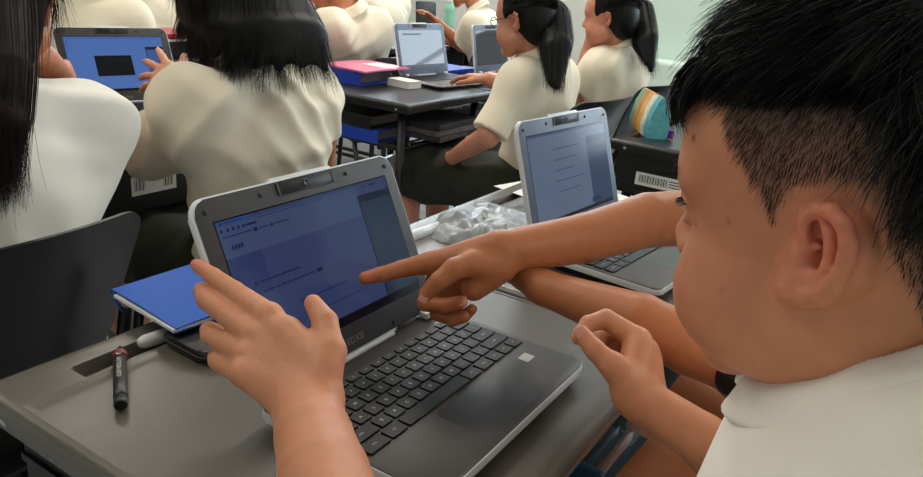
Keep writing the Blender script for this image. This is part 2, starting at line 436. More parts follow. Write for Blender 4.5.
# ---------------------------------------------------------------- chairs
M_chair = mat('black chair plastic', (27,26,30), .32, nscale=5, namp=.1, bump=.06, bscale=500)
M_chairb = mat('dark blue grey chair plastic', (34,38,48), .28, nscale=5, namp=.1, bump=.06, bscale=500)
def shell(bm, W, H, cor, bend, taper=0, th=.007, nu=14, nv=14, f=None):
    def P(u, v, s):
        vv = v*H; hw = W/2*(1-taper*(1-v))
        e = min(v, 1-v)*H
        if e < cor: hw -= cor-math.sqrt(max(0, cor*cor-(cor-e)**2))
        x = u*hw
        y = bend*(x/(W/2))**2
        p = Vector((x, y+s*th/2, vv))
        return f(p) if f else p
    us = np.linspace(-1, 1, nu); vs = sorted(set(np.concatenate([np.linspace(0, 1, nv), [.01, .03, .06, .94, .97, .99]])))
    g = {s: [[bm.verts.new(P(u, v, s)) for v in vs] for u in us] for s in (-1, 1)}
    nv = len(vs)
    for i in range(nu-1):
        for j in range(nv-1):
            bm.faces.new((g[-1][i][j], g[-1][i+1][j], g[-1][i+1][j+1], g[-1][i][j+1])); bm.faces.new((g[1][i][j], g[1][i][j+1], g[1][i+1][j+1], g[1][i+1][j]))
    for i in range(nu-1):
        for j in (0, nv-1):
            q = (g[-1][i][j], g[1][i][j], g[1][i+1][j], g[-1][i+1][j]); bm.faces.new(q if j == 0 else q[::-1])
    for j in range(nv-1):
        for i in (0, nu-1):
            q = (g[-1][i][j], g[-1][i][j+1], g[1][i][j+1], g[1][i][j]); bm.faces.new(q if i == 0 else q[::-1])
def make_chair(x, y, rz, label, m=None, top=.77, w=.40, group=None):
    m = m or M_chair
    r = empty('school_chair', (x, y, 0), rz, label, 'chair', group)
    bm = bmesh.new()                       # backrest leans backwards (-y), its hollow faces forward
    shell(bm, w, top-.545, .045, .035, .10, f=lambda p: Vector((p.x, p.y-.19-.16*(p.z/.25)*.5-.02*(p.z/.25)**2, p.z+.545)))
    bobj('backrest', bm, m, r, ang=40)
    bm = bmesh.new()
    shell(bm, .40, .40, .05, .0, .06, f=lambda p: Vector((p.x, .21-p.z, .435+p.y-.012*math.cos(p.x/.2*1.3)-.02*max(0, (.08-p.z)/.08)**2)))
    bobj('seat', bm, m, r, ang=40)
    for sx in (-1, 1):
        bm = bmesh.new(); tube(bm, [(sx*.165, .15, .425), (sx*.185, .19, .012)], .011, 8); bobj('leg', bm, M_steel, r)
        bm = bmesh.new(); tube(bm, [(sx*.165, -.14, .425), (sx*.185, -.23, .012)], .011, 8); bobj('leg', bm, M_steel, r)
        bm = bmesh.new(); tube(bm, [(sx*.15, -.10, .418), (sx*.155, -.17, .43), (sx*.155, -.222, .50), (sx*.155, -.262, .66)], .010, 8); bobj('back_post', bm, M_steel, r)
        bm = bmesh.new(); tube(bm, [(sx*.165, .17, .415), (sx*.165, -.16, .415)], .010, 8); bobj('seat_rail', bm, M_steel, r)
        for yy in (.19, -.23):
            bm = bmesh.new(); lathe(bm, [(.013, 0), (.013, .02)], 10, Mx=Matrix.Translation((sx*.185, yy, 0))); bobj('rubber_foot', bm, M_rubber, r)
    return r
make_chair(.415, 1.135, 0, 'black plastic chair at left edge, behind the long haired girl', top=.795)
make_chair(1.05, 1.16, 0, 'black chair under the girl in the centre who sits with her back turned')
make_chair(2.30, 1.12, -.12, 'dark chair with shiny top edge under the ponytailed girl with glasses', M_chairb, top=.80)
make_chair(2.93, 1.13, -.15, 'dark blue grey chair with curved back under the farther ponytailed girl', M_chairb, top=.80)
make_chair(1.36, 2.22, 0, 'black chair in the third row behind the left cream shirt')
make_chair(2.66, 2.25, .1, 'black chair under the leaning student in the third row')
make_chair(3.62, 2.3, 0, 'black chair in the third row under the student with the bare forearm')

# ---------------------------------------------------------------- laptops
M_lwhite = mat('white laptop shell', (226,228,230), .35, spec=.5, bump=.02, bscale=400)
M_ldeck = mat('dark grey laptop deck', (64,59,55), .45, spec=.38, bump=.06, bscale=1400)
M_lbez = mat('grey laptop bezel', (58,55,55), .5, spec=.35, bump=.05, bscale=1400)
M_lbezrefl = mat('laptop bezel with blue reflection tint', (92,106,132), .4, bump=.05, bscale=1400)  # grey bezel with its bluish room reflection put into the base colour
M_key = mat('black keycap', (22,21,22), .5, spec=.3, bump=.04, bscale=1500)
M_keytxt = mat('white key legend', (205,205,205), .6)
M_well = mat('keyboard well', (14,14,15), .5)
M_pad = mat('touchpad', (36,33,32), .34)
M_cam = mat('webcam gloss', (22,20,21), .4, spec=.3)
M_lens = mat('lens glass', (52,50,52), .3, spec=.4)
M_logo = mat('grey bezel lettering', (122,120,118), .5)
M_stick = mat('white sticker', (222,222,216), .6)
def scr(name, rgb, e, rough=.12, spec=.25): return mat('screen '+name, (6,7,9), rough, spec=spec, emit=e, ergb=rgb)
LWd, LDp, LHt = .295, .205, .1987
ROWS = [(0, .0095, ['esc'] + ['F%d' % i for i in range(1, 11)] + ['', '', ''], None),
        (1, .0152, list('`1234567890-=') + ['<'], [1]*13+[1.55]),
        (2, .0152, ['>'] + list('QWERTYUIOP[]\\'), [1.3]+[1]*12+[1.25]),
        (3, .0152, ['', *'ASDFGHJKL', ';', "'", 'ENTER'], [1.6]+[1]*11+[1.95]),
        (4, .0152, ['SHIFT', *'ZXCVBNM', ',', '.', '/', 'SHIFT'], [2.1]+[1]*10+[2.45]),
        (5, .0152, ['CTRL', 'ALT', '', 'ALT', 'CTRL', '<', '^', '>'], [1.6, 1.3, 5.9, 1.3, 1.25, 1.05, 1.05, 1.05])]
def make_laptop(x, y, z, rz, ang, label, bez=None, content=None, detail=True, group=None, rimw=True):
    """x,y: middle of the front edge; rz turns it; ang: lid angle from the flat"""
    bez = bez or M_lbez
    r = empty('laptop', (x, y, z), rz, label, 'laptop', group)
    bm = bmesh.new(); prism(bm, rrect(LWd+.001, LDp+.001, .015, cy=LDp/2), .0115, .0208, .0025)
    bobj('base_shell', bm, M_lwhite, r, ang=40)
    bm = bmesh.new(); prism(bm, rrect(LWd-.014, LDp-.014, .014, cy=LDp/2), .002, .0116, .003); bobj('base_underside', bm, M_well, r, ang=40)
    bm = bmesh.new(); prism(bm, rrect(LWd-.002, LDp-.002, .014, cy=LDp/2), .0195, .022, .0008); deck = bobj('palm_deck', bm, M_ldeck, r, ang=40)
    kx0, kx1, ky1, ky0 = -.1375, .1375, LDp-.030, .080
    bm = bmesh.new(); prism(bm, rrect(kx1-kx0+.004, ky1-ky0+.004, .004, cx=0, cy=(ky0+ky1)/2), .0218, .0222); kb = bobj('keyboard', bm, M_well, r)
    gap = .0028
    if detail:
        yy = ky1
        for row, h, keys, wd in ROWS:
            n = len(keys); wd = wd or [1]*n
            un = (kx1-kx0-gap*(n-1))/sum(wd); xx = kx0
            for s, w in zip(keys, wd):
                bm = bmesh.new(); W_ = un*w
                prism(bm, rrect(W_, h, .0016, 3), 0, .0019, .0004, seg=1)
                if s: add_text(bm, s, .0046 if len(s) == 1 else .0026, Matrix.Translation((-(W_/2-.004) if len(s) == 1 and w < 1.2 else 0, .001, .00196)) if False else Matrix.Translation((0, 0, .00196)), 1)
                k = bobj('key', bm, [M_key, M_keytxt], kb); k.location = (xx+W_/2, yy-h/2, .0222)
                xx += W_+gap
            yy -= h+gap*.95
    else:
        bm = bmesh.new(); yy = ky1
        for row, h, keys, wd in ROWS:
            n = len(keys); wd = wd or [1]*n; un = (kx1-kx0-gap*(n-1))/sum(wd); xx = kx0
            for w in wd:
                box(bm, (xx, yy-h, .0222), (xx+un*w, yy, .0238)); xx += un*w+gap
            yy -= h+gap*.95
        k = bobj('keys', bm, M_key, kb); k['kind'] = 'stuff'
    bm = bmesh.new(); prism(bm, rrect(.1, .061, .004, cx=.0, cy=.0395), .0219, .02215); bobj('touchpad', bm, M_pad, r)
    bm = bmesh.new(); prism(bm, rrect(.017, .013, .001, cx=.109, cy=.056), .0219, .02225); s = bobj('sticker', bm, M_stick, r); s['label'] = 'white square sticker'
    # hinge
    for sx in (-1, 1): bm = bmesh.new(); tube(bm, [(sx*.070, LDp-.001, .0215), (sx*.105, LDp-.001, .0215)], .0034, 10); bobj('hinge', bm, M_ldeck, r)
    bm = bmesh.new(); box(bm, (-.054, LDp-.0085, .0222), (.054, LDp-.0035, .0262), .0006); bobj('hinge_strip', bm, M_lwhite, r)
    for sx in (-1, 1): bm = bmesh.new(); box(bm, (sx*.118-.009, LDp-.014, .0221), (sx*.118+.009, LDp-.002, .0305), .002); bobj('hinge_cap', bm, M_lwhite, r, ang=40)
    for py in (.045, .075):
        bm = bmesh.new(); box(bm, (-LWd/2-.0014, py, .0065), (-LWd/2-.0005, py+(.014 if py > .05 else .006), .0115), .0004); bobj('port', bm, M_well, r)
    # lid: local x right, y up the lid, z towards the reader
    Lm = Matrix.Translation((0, LDp, .0225)) @ Matrix.Rotation(ang, 4, 'X')
    lid = bpy.data.objects.new('lid', bpy.data.meshes.new('lid')); COL.objects.link(lid)
    bm = bmesh.new(); prism(bm, rrect(LWd, LHt, .017, 6, cy=LHt/2), -.0078, -.0006, .0028, mi=0)
    for sx in (-.043, .043): pass
    prism(bm, rrect(.094, .012, .005, cx=0, cy=LHt-.003), -.0074, -.0018, .0016, mi=0)
    prism(bm, rrect(LWd-.0034, LHt-.0034, .0155, 6, cy=LHt/2), -.0014, .0004, .0008, mi=1)
    bm.normal_update(); bm.to_mesh(lid.data); bm.free(); lid.data.materials.append(M_lwhite); lid.data.materials.append(bez)
    lid.data.polygons.foreach_set('use_smooth', [True]*len(lid.data.polygons)); lid.data.set_sharp_from_angle(angle=math.radians(40))
    lid.parent = r; lid.matrix_local = Lm
    sw, sh, sy = .257, .1445, .030
    bm = bmesh.new(); x0, x1, y0, y1 = -sw/2, sw/2, sy, sy+sh
    mats = [scr('border', (3,3,4), .5)]
    def q(a, b, c, d, m, lv=1):
        if m not in mats: mats.append(m)
        zz = .0005+.00012*lv
        X = lambda t: x0+sw*t
        Y = lambda t: y1-sh*t                 # t measured down from the top
        f = bm.faces.new([bm.verts.new(p) for p in ((X(a), Y(d), zz), (X(b), Y(d), zz), (X(b), Y(c), zz), (X(a), Y(c), zz))])
        f.material_index = mats.index(m)
    q(0, 1, 0, 1, mats[0], 0)
    content(q)
    bobj('screen', bm, mats, lid)
    bm = bmesh.new(); prism(bm, rrect(.084, .0145, .003, cy=LHt-.0095), .0001, .0016, .0005)
    cam = bobj('webcam', bm, M_cam, lid, ang=40)
    bm = bmesh.new(); lathe(bm, [(.0042, .0016), (.0042, .0024), (.0030, .0026), (.0028, .0019), (.0008, .0018)], 16, Mx=Matrix.Translation((-.001, LHt-.0095, 0))); bobj('lens', bm, M_lens, cam)
    for sx in (-.0405, .0405): bm = bmesh.new(); box(bm, (sx-.0015, LHt-.0165, .0002), (sx+.0015, LHt-.003, .0020), .0004); bobj('webcam_clip', bm, M_lens, cam)
    for bx, by in ((-.133, LHt-.014), (-.064, LHt-.011), (.064, LHt-.011), (.133, LHt-.014), (-.133, .014), (.133, .014), (.066, .008)):
        bm = bmesh.new(); lathe(bm, [(.0026, .0003), (.0026, .0012), (.0016, .0018)], 10, Mx=Matrix.Translation((bx, by, 0))); bobj('bumper', bm, M_well, lid)
    bm = bmesh.new(); add_text(bm, 'EDXIS', .0105, Matrix.Translation((0, .0125, .0006))); bobj('lettering', bm, M_logo, lid)
    return r
# --- pages on the screens
S_page = scr('page', (58,70,112), .55); S_page2 = scr('page upper', (68,84,120), .55); S_ink = scr('ink', (24,34,84), .5); S_tab = scr('tabs', (50,76,130), .6)
S_side = scr('side', (44,60,84), .5); S_bar = scr('bar', (10,13,26), .4); S_sideh = scr('side head', (22,34,54), .5); S_btn = scr('button', (14,22,70), .55)
S_low = scr('page lower', (48,60,108), .55)
def page_main(q):
    q(.005, .995, .01, .93, S_page); q(.005, .995, .93, .995, S_bar)
    q(.005, .775, .035, .26, S_page2, 2); q(.005, .17, .01, .045, S_tab, 3); q(.005, .17, .26, .55, S_low, 2)
    for i, a in enumerate((.015, .045, .07, .095, .12)): q(a, a+.012, .065, .085, S_ink, 4)
    q(.135, .19, .068, .082, S_ink, 4); q(.19, .56, .045, .049, S_ink, 4)
    q(.02, .155, .115, .122, S_ink, 4); q(.165, .183, .108, .132, S_ink, 4); q(.19, .24, .118, .124, S_ink, 4); q(.25, .263, .112, .13, S_ink, 4); q(.27, .35, .116, .123, S_ink, 4)
    q(.022, .03, .017, .035, S_ink, 4); q(.035, .13, .024, .029, S_ink, 4)
    for k in range(4): q(.045+k*.014, .055+k*.014, .18, .21, S_ink, 4)
    q(.02, .03, .39, .43, S_ink, 4); q(.09, .105, .455, .48, S_ink, 4); q(.11, .33, .462, .472, S_ink, 4)
    for k in range(9): q(.12+k*.031, .12+k*.031+.026, .53, .541, S_ink, 4)
    q(.41, .44, .52, .548, S_btn, 4); q(.27, .55, .69, .697, S_ink, 4); q(.30, .62, .80, .806, S_ink, 4)
    q(.775, .995, .105, .93, S_side, 3); q(.775, .995, .105, .165, S_sideh, 4)
    for k in range(5): q(.79, .80, .22+k*.06, .232+k*.06, S_ink, 5)
    q(.77, .778, .105, .93, S_sideh, 4); q(.885, .935, .80, .845, S_btn, 5)
    q(.82, .84, .04, .05, S_ink, 5); q(.87, .92, .038, .05, S_ink, 5)
def page_second(q):
    a = scr('second page', (92,106,132), .68); b = scr('second side', (46,66,100), .6); c = scr('second dark', (26,44,76), .5); d = scr('second line', (58,76,112), .6)
    q(.005, .995, .01, .96, a); q(.005, .995, .96, .995, S_bar); q(.72, .995, .14, .96, b, 2); q(.74, .90, .16, .22, c, 3)
    q(.005, .995, .01, .035, d, 3)
    for k in range(5): q(.28, .62-.05*(k % 3), .2+k*.12, .212+k*.12, d, 3)
    q(.70, .82, .88, .93, c, 3)
def page_third(q):
    a = scr('third page', (24,38,76), .25, .03, .9); b = scr('third light', (130,170,200), .5)
    q(.005, .995, .01, .99, a); q(.005, .995, .93, .99, S_bar, 2); q(.1, .5, .1, .14, scr('third line', (60,84,130), .4), 2)
def page_fourth(q):
    a = scr('fourth page', (30,44,68), .25, .03, .9); q(.005, .995, .01, .99, a); q(.2, .9, .1, .16, scr('fourth head', (14,20,34), .4), 2); q(.25, .8, .3, .31, scr('fourth line', (66,84,112), .4), 2)
def page_left(q):
    a = scr('left page', (72,104,166), .9); q(.005, .995, .01, .955, a); q(.005, .995, .955, .995, S_bar)
    q(.26, .63, .35, .72, scr('black picture', (6,8,16), .3), 2)
    q(.80, .99, .2, .955, scr('left side', (60,90,150), .8), 2); q(.80, .99, .2, .25, scr('left side head', (16,26,48), .5), 3); q(.795, .803, .2, .955, S_sideh, 3)
    q(.04, .95, .03, .04, scr('left tabs', (56,84,140), .7), 3)
    q(.005, .995, .955, .965, S_bar, 3)
ZT = DZ-.0012
L1 = make_laptop(.7127-LWd/2, .248, ZT, 0, 1.1204, 'large open laptop in the foreground, pointed at by two hands', content=page_main)
L2 = make_laptop(1.1196, .2374, ZT, -.0893, 1.2544, 'open laptop behind the pointing arm with a pale blue page', M_lbezrefl, page_second)
L3 = make_laptop(2.4618, 1.5113, ZT, -.1057, 1.3124, 'open laptop showing bright window reflections, used by the girl with glasses', M_lbezrefl, page_third, detail=False)
L4 = make_laptop(2.885, 1.43, ZT, .0, 1.38, 'open laptop half hidden behind the face of the girl with glasses', M_lbezrefl, page_fourth, detail=False)
L5 = make_laptop(1.1622, 1.5635, ZT, -.186, 1.1509, 'open laptop at upper left with a black rectangle on its blue page', M_lbez, page_left, detail=False)

# ---------------------------------------------------------------- small things on the near desks
ZD = DZ-.0012
M_pen = mat('dark grey marker plastic', (44,40,40), .38, bump=.03, bscale=600); M_red = mat('dark red ring', (112,32,36), .4); M_blackp = mat('black plastic', (18,18,19), .4, bump=.04, bscale=500)
M_wpl = mat('white plastic', (232,230,224), .4); M_print = mat('white print', (222,220,216), .6)
a = V(.3555, .566, ZD+.0072); b = V(.4190, .660, ZD+.0072)
fm = frame_mx(a, b-a, V(-(b-a)[1], (b-a)[0], 0))
Lp = float(np.linalg.norm(b-a))
pen = empty('marker_pen', tuple(a), 0, 'dark marker pen with red ring lying on the near desk', 'pen'); pen.matrix_world = fm
RY = Matrix.Rotation(math.pi/2, 4, 'Y')
bm = bmesh.new(); lathe(bm, [(.0064, .012), (.0066, .02), (.0069, Lp-.022)], 20, Mx=RY)
add_text(bm, 'AUTION ASTS', .0062, Matrix.Translation((Lp*.56, .0012, .0070)) @ Matrix.Rotation(math.pi, 4, 'Z'), 1)
box(bm, (Lp*.80, -.001, .0066), (Lp*.80+.003, .0034, .0071), mi=1); box(bm, (Lp*.80+.0034, .0, .0066), (Lp*.80+.0046, .0026, .0071), mi=1)
bobj('barrel', bm, [M_pen, M_print], pen)
bm = bmesh.new(); lathe(bm, [(.0055, 0), (.0062, .0015), (.0065, .012)], 20, Mx=RY); bobj('end_plug', bm, M_blackp, pen)
bm = bmesh.new(); lathe(bm, [(.0072, Lp-.022), (.0079, Lp-.020), (.0077, Lp-.012), (.0060, Lp-.008)], 20, Mx=RY); bobj('ring', bm, M_red, pen)['label'] = 'dark red ring'
bm = bmesh.new(); lathe(bm, [(.0045, Lp-.008), (.0034, Lp-.003), (.0022, Lp+.004), (.0012, Lp+.006)], 16, Mx=RY); bobj('nib', bm, M_blackp, pen)

a = atz(141, 343, .7175); b = atz(172, 333, .7175); a[2] = b[2] = .7175
us = empty('usb_stick', tuple(a), 0, 'white capped stick lying in the pen trough under the blue folder', 'usb stick'); us.matrix_world = frame_mx(a, b-a, V(-(b-a)[1], (b-a)[0], 0))
Lu = float(np.linalg.norm(b-a))
bm = bmesh.new(); lathe(bm, [(.002, -.004), (.0055, -.002), (.0078, .004), (.0082, .02), (.0082, Lu)], 20, Mx=RY); bobj('cap', bm, M_wpl, us)
bm = bmesh.new(); lathe(bm, [(.0078, Lu), (.0080, Lu+.004), (.0072, Lu+.022)], 20, Mx=RY); bobj('collar', bm, mat('grey plastic', (92,92,90), .4), us)

# blue folder: two stiff covers round a few sheets, hanging over the back edge of the desk
M_blue = mat('glossy blue folder', (28,92,190), .48, spec=.25, nscale=5, namp=.06, bump=.15, bscale=18)
M_paper = mat('white paper', (232,232,228), .75, bump=.03, bscale=300)
def slab(bm, P, th, mi=0, sag=None, n=10):
    P = [Vector(p) for p in P]; up = Vector((0, 0, th))
    g = {}
    for s in (0, 1):
        for i in range(n+1):
            for j in range(n+1):
                u, v = i/n, j/n
                p = P[0]*(1-u)*(1-v)+P[1]*u*(1-v)+P[2]*u*v+P[3]*(1-u)*v + up*s
                if sag: p.z += sag(u, v)
                g[s, i, j] = bm.verts.new(p)
    for i in range(n):
        for j in range(n):
            bm.faces.new((g[1, i, j], g[1, i+1, j], g[1, i+1, j+1], g[1, i, j+1])).material_index = mi
            bm.faces.new((g[0, i, j], g[0, i, j+1], g[0, i+1, j+1], g[0, i+1, j])).material_index = mi
    for i in range(n):
        for j, o in ((0, 0), (n, 1)):
            q = (g[0, i, j], g[0, i+1, j], g[1, i+1, j], g[1, i, j]); bm.faces.new(q if not o else q[::-1]).material_index = mi
            q = (g[0, j, i], g[1, j, i], g[1, j, i+1], g[0, j, i+1]); bm.faces.new(q if not o else q[::-1]).material_index = mi
FA, FB = atz(176, 331, .742), atz(112, 296, .738); e1 = FB-FA; e1[2] = 0; n1 = V(e1[1], -e1[0], 0); n1 *= .232/np.linalg.norm(n1)
if n1[0] < 0: n1 = -n1
F0 = FA*1.; F0[2] = .7385
bf = empty('blue_folder', tuple(F0), 0, 'blue plastic folder lying behind the big laptop, overhanging the desk', 'folder')
Q = [V(0, 0, 0), e1*1.0, e1+n1, n1]
sg = lambda u, v: .003*math.sin(u*2.2)*(1-v)+.012*v
bm = bmesh.new(); slab(bm, [q+V(0, 0, .0048) for q in Q], .0012, sag=sg); bobj('cover', bm, M_blue, bf, ang=50)
bm = bmesh.new(); slab(bm, [Q[0]*1, Q[1]*.98, Q[2]*.98, Q[3]*1], .0012); bobj('back_cover', bm, M_blue, bf, ang=50)
bm = bmesh.new(); slab(bm, [Q[0]-n1*.012+e1*.005+V(0, 0, .0016), Q[1]*.93+V(0, 0, .0016)-n1*.012, Q[2]*.96+V(0, 0, .0016), Q[3]*.98+V(0, 0, .0016)], .0035); bobj('paper_sheets', bm, M_paper, bf)
bm = bmesh.new(); slab(bm, [Q[1]*.985+V(0, 0, .0068), Q[1]*1.03+V(0, 0, .004), Q[1]*1.045+n1*.05+V(0, 0, -.026), Q[1]*1.0+n1*.05+V(0, 0, -.026)], .0012); bobj('flap', bm, M_blue, bf, ang=50)
# black zip case beside it
CA, CB = atz(196, 365, ZD), atz(176, 346, ZD)
bc = empty('black_case', (.480, .597, ZD), -.05, 'black flat case between the big laptop and the blue folder', 'case')
bm = bmesh.new(); prism(bm, rrect(.19, .085, .018, 6, cx=.075, cy=.015), .0002, .0150, .006, seg=3); bobj('case_body', bm, mat('black case', (30,30,32), .4, nscale=30, namp=.1, bump=.1, bscale=300), bc, ang=50)
bm = bmesh.new(); tube(bm, [(x, y, .0078) for x, y in rrect(.1908, .0858, .0184, 6, cx=.075, cy=.015)+[rrect(.1908, .0858, .0184, 6, cx=.075, cy=.015)[0]]], .0012, 6); bobj('zip', bm, M_blackp, bc)

# desk 2: clear tube, crumpled bag, paper
M_clear = mat('clear plastic tube', (225,230,235), .12, spec=.7, nscale=40, namp=.06)
a, b = V(.945, .654, .7225), V(1.062, .651, .7225)
tb = empty('plastic_tube', tuple(a), 0, 'clear plastic tube lying in the trough beside the crumpled bag', 'tube'); tb.matrix_world = frame_mx(a, b-a, V(0, 1, 0))
bm = bmesh.new(); lathe(bm, [(.009, -.03), (.0105, -.028), (.0105, .112)], 18, Mx=RY); bobj('barrel', bm, M_clear, tb)
bm = bmesh.new(); lathe(bm, [(.0118, .104), (.0120, .108), (.0120, .122), (.0112, .124)], 18, Mx=RY); bobj('collar', bm, mat('frosted plastic', (205,208,210), .35), tb)
bm = bmesh.new(); n = 46; g = []
from mathutils import noise as mn
for i in range(n):
    row = []
    for j in range(n):
        u, v = i/(n-1)*2-1, j/(n-1)*2-1
        e = max(0, 1-(abs(u)**3+abs(v)**3))
        x = u*.118*(1+.10*mn.noise((v*2, 1.3, u)))+.018*v; y = v*.082*(1+.12*mn.noise((u*2, 5.1, v)))
        p = Vector((u*1.9, v*1.7, .7))
        cr = abs(mn.noise(p))*.6+abs(mn.noise(p*2.3))*.35+abs(mn.noise(p*5))*.12
        z = .0008+e**.6*(.010+.030*cr*(1-.35*u)+.012*max(0, v))
        row.append(bm.verts.new((x, y, z)))
    g.append(row)
for i in range(n-1):
    for j in range(n-1): bm.faces.new((g[i][j], g[i+1][j], g[i+1][j+1], g[i][j+1]))
M_bag = mat('crumpled clear plastic', (150,153,156), .3, spec=.6, nscale=16, namp=.14, bump=.12, bscale=60)
o = bobj('plastic_bag', bm, M_bag, None, ang=28); o.location = (1.085, .600, ZD); o.rotation_euler[2] = .12
tag(o, 'crumpled clear plastic bag on the desk beside the second laptop', 'plastic bag')
bm = bmesh.new(); box(bm, (-.105, -.148, 0), (.105, .148, .0008)); o = bobj('paper_sheet', bm, M_paper); o.location = (1.395, .555, ZD+.0003); o.rotation_euler[2] = -.25
tag(o, 'white sheet of paper beside the second laptop, before the barcode label', 'paper')

# colourful pencil pouch on the far right desk
pp = empty('pencil_pouch', (2.262, .712, ZD), .62, 'colourful pencil pouch with purple strap on the far right desk', 'pouch')
cols = [(96,176,186), (226,222,206), (222,180,84), (214,140,92), (120,176,140)]
bm = bmesh.new(); prof = [(-.03, 0), (-.034, .03), (-.022, .085), (-.004, .122), (.004, .122), (.022, .085), (.034, .03), (.03, 0)]
for k in range(5):
    x0, x1 = -.10+k*.04, -.10+(k+1)*.04
    A = [bm.verts.new((x0, y, z)) for y, z in prof]; B = [bm.verts.new((x1, y, z)) for y, z in prof]
    for i in range(len(prof)):
        bm.faces.new((A[i], B[i], B[(i+1) % len(prof)], A[(i+1) % len(prof)])).material_index = k
    if k == 0: bm.faces.new(A[::-1])
    if k == 4: bm.faces.new(B).material_index = 4
bmesh.ops.recalc_face_normals(bm, faces=bm.faces)
bobj('pouch_body', bm, [mat('pouch cloth %d' % k, c, .7, nscale=60, namp=.2) for k, c in enumerate(cols)], pp, ang=40)
bm = bmesh.new(); box(bm, (-.11, -.046, .004), (.10, -.036, .030), .002); bobj('strap', bm, mat('purple strap', (142,44,168), .5), pp)
bm = bmesh.new(); tube(bm, [(-.09, 0, .123), (.09, 0, .123)], .0022, 6); bobj('zip', bm, mat('orange zip', (232,170,110), .5), pp)

# pencil bag of clear plastic poking out of the tray of the near desk
zt = DZ-.155+.0075
c0 = V(.765, .262, .598)
pb = empty('clear_pencil_bag', tuple(c0), -.06, 'clear plastic pencil bag sticking out under the near desk edge', 'pencil bag')
mm = bpy.data.materials.new('clear film'); mm.use_nodes = True; b_ = mm.node_tree.nodes['Principled BSDF']
b_.inputs['Base Color'].default_value = (.22, .30, .34, 1); b_.inputs['Roughness'].default_value = .12; b_.inputs['Alpha'].default_value = .16
bm = bmesh.new(); slab(bm, [V(-.070, -.065, .026), V(.070, -.065, .022), V(.070, .075, .026), V(-.070, .075, .026)], .0006, sag=lambda u, v: .012*math.sin(u*3.1)*math.sin(v*3.1)+.003*math.sin(u*17+v*9)); bobj('film', bm, mm, pb, ang=60)
bm = bmesh.new(); slab(bm, [V(-.070, -.065, 0), V(.070, -.065, 0), V(.070, .075, 0), V(-.070, .075, 0)], .0008); bobj('bag_back', bm, mat('teal film', (44,66,78), .4), pb)
bm = bmesh.new(); box(bm, (-.074, -.066, .0004), (-.062, .076, .026), .003); bobj('zip_edge', bm, mat('blue zip edge', (42,84,116), .4), pb)
for k, (x, c, r_) in enumerate(((-.052, (168,118,92), .006), (-.034, (50,80,110), .005), (-.012, (196,190,180), .006), (.012, (46,56,68), .005))):
    bm = bmesh.new(); tube(bm, [(-.058, x, .008), (.045, x+.004, .008), (.060, x+.004, .008)], [r_, r_, .001], 10)
    o = bobj('pencil', bm, mat('pencil %d' % k, c, .4)); o.location = tuple(c0); o.rotation_euler[2] = -.06
    tag(o, ['tan pencil', 'blue pencil', 'white pencil', 'dark pencil'][k]+' inside the clear pencil bag', 'pencil')
bm = bmesh.new(); box(bm, (-.07, -.05, 0), (.07, .10, .0238), .002); o = bobj('exercise_book', bm, mat('dark exercise book', (34,36,44), .6)); o.location = (.765, .285, zt-.0013); tag(o, 'dark exercise book in the near desk tray under the pencil bag', 'book')
# ---------------------------------------------------------------- things on and under the middle desk
M_bb = mat('blue binder board', (34,70,190), .4, bump=.05, bscale=300); M_kb = mat('black binder board', (24,24,26), .45, bump=.05, bscale=300)
M_pink = mat('pink plastic folder', (226,120,160), .3, nscale=10, namp=.08); M_shadepaper = mat('shadow grey papers', (120,118,120), .8, nscale=(60), namp=.25, stretch=(1, 1, 14))
def binder(x, y, z, rz, m, label, L=.30, W=.24, H=.045, lab=True, group=None):
    r = empty('ring_binder', (x, y, z), rz, label, 'binder', group)
    bm = bmesh.new(); box(bm, (-L/2, -W/2, .0003), (L/2, W/2, .003), .001); box(bm, (-L/2, -W/2, H-.003), (L/2, W/2, H), .001); box(bm, (-L/2, -W/2, .0031), (-L/2+.003, W/2, H-.0031), .001); bobj('cover', bm, m, r)
    bm = bmesh.new(); box(bm, (-L/2+.02, -W/2+.035, .0035), (L/2-.02, W/2-.01, H-.010)); bobj('paper_block', bm, M_shadepaper, r)  # paper greyed so its colour carries the shadow between the covers
    if lab:
        bm = bmesh.new(); box(bm, (-L/2-.0006, W/2-.125, .006), (-L/2-.0001, W/2-.025, H-.006)); bobj('spine_label', bm, M_label, r)
    return r
zs = DZ-.165+.0045
binder(2.125, 1.715, zs, .03, M_bb, 'blue binder with white spine label, low on the wire shelf', W=.33)
binder(2.125, 1.725, zs+.0455, .0, M_kb, 'black binder with white spine label on top of the shelved blue one', W=.30)
binder(2.235, 1.83, ZD, .06, M_bb, 'blue binder lying on the black desk under the pink folder', W=.17, L=.26, H=.05, lab=False)
o = empty('pink_folder', (2.285, 1.82, ZD+.0505), .02, 'pink plastic folder lying on the blue binder and white book', 'folder')
bm = bmesh.new(); slab(bm, [V(-.19, -.11, .0), V(.075, -.12, 0), V(.10, .10, .0), V(-.17, .12, .0)], .006, sag=lambda u, v: .003*math.sin(u*3)); bobj('cover', bm, M_pink, o, ang=40)
bm = bmesh.new(); slab(bm, [V(-.05, -.09, .0064), V(.04, -.095, .0064), V(.05, .02, .0064), V(-.04, .03, .0064)], .001, sag=lambda u, v: .002); bobj('paper_slip', bm, M_paper, o)
bm = bmesh.new(); box(bm, (-.035, -.055, .0003), (.035, .055, .003), .001); box(bm, (-.034, -.054, .0031), (.034, .054, .024)); box(bm, (-.035, -.055, .0241), (.035, .055, .027), .001)
o = bobj('thick_book', bm, M_paper); o.location = (2.262, 1.655, ZD); o.rotation_euler[2] = -.1; tag(o, 'white book on the black desk, against the laptop', 'book')
